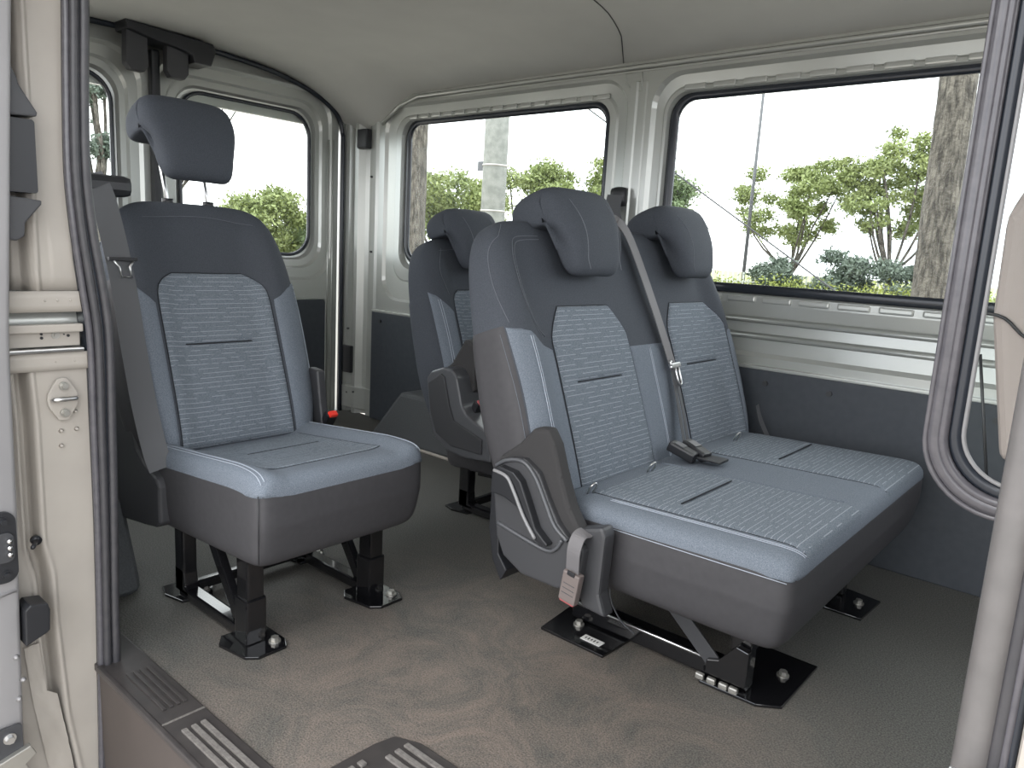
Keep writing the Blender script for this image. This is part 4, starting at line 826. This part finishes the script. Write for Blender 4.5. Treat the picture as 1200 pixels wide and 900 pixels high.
# ------------------------------------------------------------------ outside
gr = box('ground', (-70, -40, -0.60), (40, 70, -0.55), 'ground', bev=0.0); struct(gr, 'pale tarmac around the van')
def leaves(name, blobs, n, size, m, parent, seed=1):
    rnd = random.Random(seed); V, F = [], []; tot = sum(b[3] * b[4] * b[5] for b in blobs) ** 1.0
    for (cx, cy, cz, rx, ry, rz) in blobs:
        k = max(20, int(2.0 * n * (rx * ry * rz) / tot))
        for _ in range(k):
            while True:
                d = Vector((rnd.uniform(-1, 1), rnd.uniform(-1, 1), rnd.uniform(-1, 1)))
                if 0.25 < d.length < 1: break
            d = d * (0.65 + 0.65 * rnd.random() ** 2); c = Vector((cx + d.x * rx, cy + d.y * ry, cz + d.z * rz))
            a = Vector((rnd.gauss(0, 1), rnd.gauss(0, 1), rnd.gauss(0, 1))).normalized(); b = a.cross(Vector((rnd.gauss(0, 1), rnd.gauss(0, 1), rnd.gauss(0, 1)))).normalized()
            s = size * 0.62 * rnd.uniform(0.6, 1.3); i = len(V)
            V += [c - a * s, c - b * s * 0.45, c + a * s, c + b * s * 0.45]; F.append((i, i + 1, i + 2, i + 3))
    o = raw(name, V, F, m, parent, smooth=False); o['kind'] = 'stuff'; return o
def tree(name, label, base, top, crown, m, n=3000, size=0.10, trunk=0.10, branches=6, seed=1, group=None, spread=0.7):
    """crown: list of blobs (dx,dy,dz from base xy/ground, rx,ry,rz)"""
    r = empty(name, base, label, 'tree' if name == 'tree' else 'bush', group); rnd = random.Random(seed)
    leaves('foliage', crown, n, size, m, r, seed)
    if trunk > 0:
        V, F = [], []; fork = top * 0.45
        add_sweep(V, F, [(0, 0, 0), (0.03, 0.02, fork * 0.5), (0, 0, fork)], circ(trunk, 8), (0, 1, 0.01))
        for k in range(branches):
            b = crown[k % len(crown)]; t = Vector((b[0] + rnd.uniform(-.5, .5) * b[3], b[1] + rnd.uniform(-.5, .5) * b[4], b[2] + 0.3 * b[5]))
            s = Vector((0, 0, fork * rnd.uniform(0.75, 1.0))); mid = (s + t) / 2 + Vector((rnd.uniform(-.15, .15), rnd.uniform(-.15, .15), -0.15))
            p = smooth_path([tuple(s), tuple(mid), tuple(t)], 3); base_i = len(V)
            for q_ in range(len(p) - 1):
                add_sweep(V, F, [p[q_], p[q_ + 1]], circ(trunk * 0.42 * (1 - 0.7 * q_ / len(p)), 5), (0.1, 1, 0.02))
        raw('trunk', V, F, 'bark', r)
    return r
def blobs(rnd_seed, cx, cy, cz, R, H, k, r0):
    rnd = random.Random(rnd_seed); out = []
    for _ in range(k):
        a = rnd.uniform(0, 6.28); q_ = rnd.random() ** 0.5; out.append((cx + R * q_ * math.cos(a), cy + R * q_ * math.sin(a), cz + H * rnd.uniform(-1, 1) * math.sqrt(max(0, 1 - q_ * q_ * 0.8)), r0 * rnd.uniform(.7, 1.2), r0 * rnd.uniform(.7, 1.2), r0 * rnd.uniform(.5, .8)))
    return out
G = -0.55
tree('tree', 'spreading yellow-green tree beyond the front far window, just right of the lamp pole', (-9.05, 24.4, G), 3.2, blobs(1, -0.1, 0, 3.65, 1.75, 1.35, 42, 0.42), 'leaf_y', 7500, 0.10, 0.10, 10, 3)
tree('tree', 'tallest rounded tree beyond the front far window, left of the big trunk', (-5.80, 23.3, G), 3.4, blobs(2, -0.1, 0, 4.0, 1.4, 1.45, 44, 0.42), 'leaf_y', 8500, 0.10, 0.11, 12, 5)
tree('bush', 'dusky round shrub at the foot of the lamp pole', (-7.9, 20.5, G), 1.5, blobs(3, 0, 0, 1.25, 0.45, 0.45, 9, 0.38), 'leaf_d', 3000, 0.09, 0.05, 3, 6, 'dusky shrubs below the trees')
tree('bush', 'widest dusky shrub between the two spreading trees', (-6.45, 21.0, G), 1.8, blobs(4, 0, 0, 1.35, 0.75, 0.62, 14, 0.42), 'leaf_d', 4500, 0.09, 0.05, 3, 7, 'dusky shrubs below the trees')
tree('bush', 'dusky shrub beside the big trunk at the right of the far window', (-4.85, 21.4, G), 1.8, blobs(5, 0, 0, 1.35, 0.75, 0.62, 14, 0.42), 'leaf_d', 4500, 0.09, 0.05, 3, 8, 'dusky shrubs below the trees')
hx = empty('hedge', (-8, 19, G), 'low lime-green hedge running below the front far window', 'hedge')
leaves('foliage', [(-9.0 + 0.42 * k + 1.0, 0.10 * k - 1.2, 0.62, 0.5, 0.5, 0.62 + 0.05 * math.sin(k)) for k in range(34)], 16000, 0.08, 'hedge', hx, 9)
pf = empty('picket_fence', (-8, 20.2, G), 'pale picket fence just behind the lime hedge', 'fence')
pm = None
for k in range(80):
    x = -3.4 + 0.13 * k
    if pm is None: o = box('picket', (0, -0.015, 0), (0.05, 0.015, 1.32), 'wood_w', pf, bev=0.0); pm = o.data
    else: o = bpy.data.objects.new('picket', pm); col.objects.link(o); o.parent = pf
    o.location = (x, 0.06 * k - 0.5, 0)
far_rail = bar('fence_rail', (-3.4, -0.5, 1.05), (7.0, 4.3, 1.05), 0.04, 0.05, 'wood_w', pf, up=(0, 0, 1), bev=0)
# field bank rising behind the fence
bank = box('field', (-45, 27, -0.55), (12, 60, 0.35), 'hedge', bev=0.0); struct(bank, 'lime-green field bank behind the trees')
tk = empty('tree', (-1.15, 5.9, G), 'large furrowed tree trunk close outside, at the right end of the far window', 'tree')
def trunk_mesh(root, H, r0, lean, seed):
    rnd = random.Random(seed); V, F = [], []; n = 28; rows = 60
    ph = [rnd.uniform(0, 6.28) for _ in range(5)]
    for i in range(rows + 1):
        z = H * i / rows; r = r0 * (1 + 0.25 * math.exp(-z / 0.5)) * (1 - 0.03 * z)
        for j in range(n):
            a = 2 * math.pi * j / n; q_ = r * (1 + 0.05 * math.sin(3 * a + ph[0] + z) + 0.035 * math.sin(9 * a + ph[1] + 2 * math.sin(z * 3)) + rnd.uniform(-0.02, 0.02))
            V.append((lean[0] * z + q_ * math.cos(a), lean[1] * z + q_ * math.sin(a), z))
    for i in range(rows):
        for j in range(n): F.append((i * n + j, i * n + (j + 1) % n, (i + 1) * n + (j + 1) % n, (i + 1) * n + j))
    return raw('trunk', V, F, 'bark', root)
trunk_mesh(tk, 5.2, 0.125, (-0.02, 0.0), 3); leaves('foliage', [(-0.1, 0, 5.2, 1.4, 1.4, 0.7)], 2500, 0.08, 'leaf_g', tk, 4)
tk2 = empty('tree', (-6.70, 6.0, G), 'pale mottled trunk at the left end of the rear far window', 'tree')
trunk_mesh(tk2, 5.2, 0.115, (0.0, 0.0), 8); leaves('foliage', [(0, 0, 5.2, 1.4, 1.4, 0.7)], 2500, 0.08, 'leaf_g', tk2, 5)
cp = empty('concrete_pole', (-8.77, 9.6, G), 'thick pale concrete pole behind the rear far window', 'pole')
bm = bmesh.new(); add_cyl(bm, (0, 0, 4), 0.215, 8, 'Z', 28, 0.19); frombm('shaft', bm, 'concrete', cp, True)
bm = bmesh.new(); add_box(bm, (-0.28, -0.05, 2.95), (0.14, 0.03, 0.16), bev=0.01); frombm('number_plate', bm, 'plastic2', cp)
bm = bmesh.new(); add_cyl(bm, (0, 0, 2.2), 0.218, 0.03, 'Z', 28); add_cyl(bm, (0, 0, 2.95), 0.215, 0.03, 'Z', 28); frombm('band', bm, 'zinc', cp, True)
lp = empty('lamp_pole', (-9.57, 22.0, G), 'thin grey lamp pole left of the spreading trees', 'pole')
bm = bmesh.new(); add_cyl(bm, (0, 0, 4.2), 0.06, 8.4, 'Z', 12, 0.04); frombm('shaft', bm, 'plastic2', lp, True)
bm = bmesh.new(); add_box(bm, (0.5, 0, 8.4), (1.1, 0.12, 0.08), bev=0.02); frombm('lamp_head', bm, 'plastic2', lp)
cb = tube('guy_wire', [(-12.0, 9.4, 6.5), (-8.18, 11.37, 3.58), (-4.26, 13.34, 0.71), (-2.5, 14.2, G)], 0.014, 'plastic', None, 6); tag(cb, 'thin dark wire slanting down across both far windows', 'wire')
i = 10
for (lab, x, y, zc, R, Hh, k, m_, nn) in (
    ('yellow-green tree just left of the concrete pole', -12.9, 12.5, 1.95, 1.5, 0.85, 26, 'leaf_y', 8000),
    ('low bright tree right of the concrete pole', -11.6, 13.8, 2.1, 1.0, 0.95, 18, 'leaf_y', 6000),
    ('tree behind the near headrest at the right end of the rear far window', -10.4, 14.6, 2.5, 0.85, 1.1, 16, 'leaf_y', 5500),
    ('small piece of tree at the left end of the front far window', -9.0, 15.6, 2.3, 0.55, 0.9, 9, 'leaf_g', 3000),
    ('round green tree beyond the right rear door window', -15.9, 9.0, 1.30, 1.45, 0.75, 30, 'leaf_y', 10000),
    ('dim green tree low at the right edge of the right rear door window', -14.6, 10.4, 0.75, 0.55, 0.5, 8, 'leaf_g', 2600)):
    tree('tree', lab, (x, y, G), zc + 0.3, [(b[0], b[1], b[2] - G, b[3], b[4], b[5]) for b in blobs(i, 0, 0, zc, R, Hh, k, 0.45)], m_, nn, 0.085, 0.09, 6, i, None); i += 1
# overhanging branch seen top left of the rear window, and the leaning tree in the left rear window
tree('tree', 'leafy branch end hanging at the top of the right rear door window', (-16.6, 7.3, G), 4.2, [(b[0], b[1], b[2], b[3], b[4], b[5]) for b in blobs(31, 0.8, 1.35, 4.75, 0.65, 0.35, 9, 0.35)], 'leaf_d', 1700, 0.08, 0.07, 5, 31)
tree('tree', 'thin speckled tree with leaning trunk beyond the left rear door window', (-16.9, 6.3, G), 4.6, [(b[0], b[1], b[2], b[3], b[4], b[5]) for b in blobs(33, 0.1, -0.1, 4.0, 0.55, 1.0, 11, 0.32)], 'leaf_d', 2400, 0.085, 0.13, 7, 33)
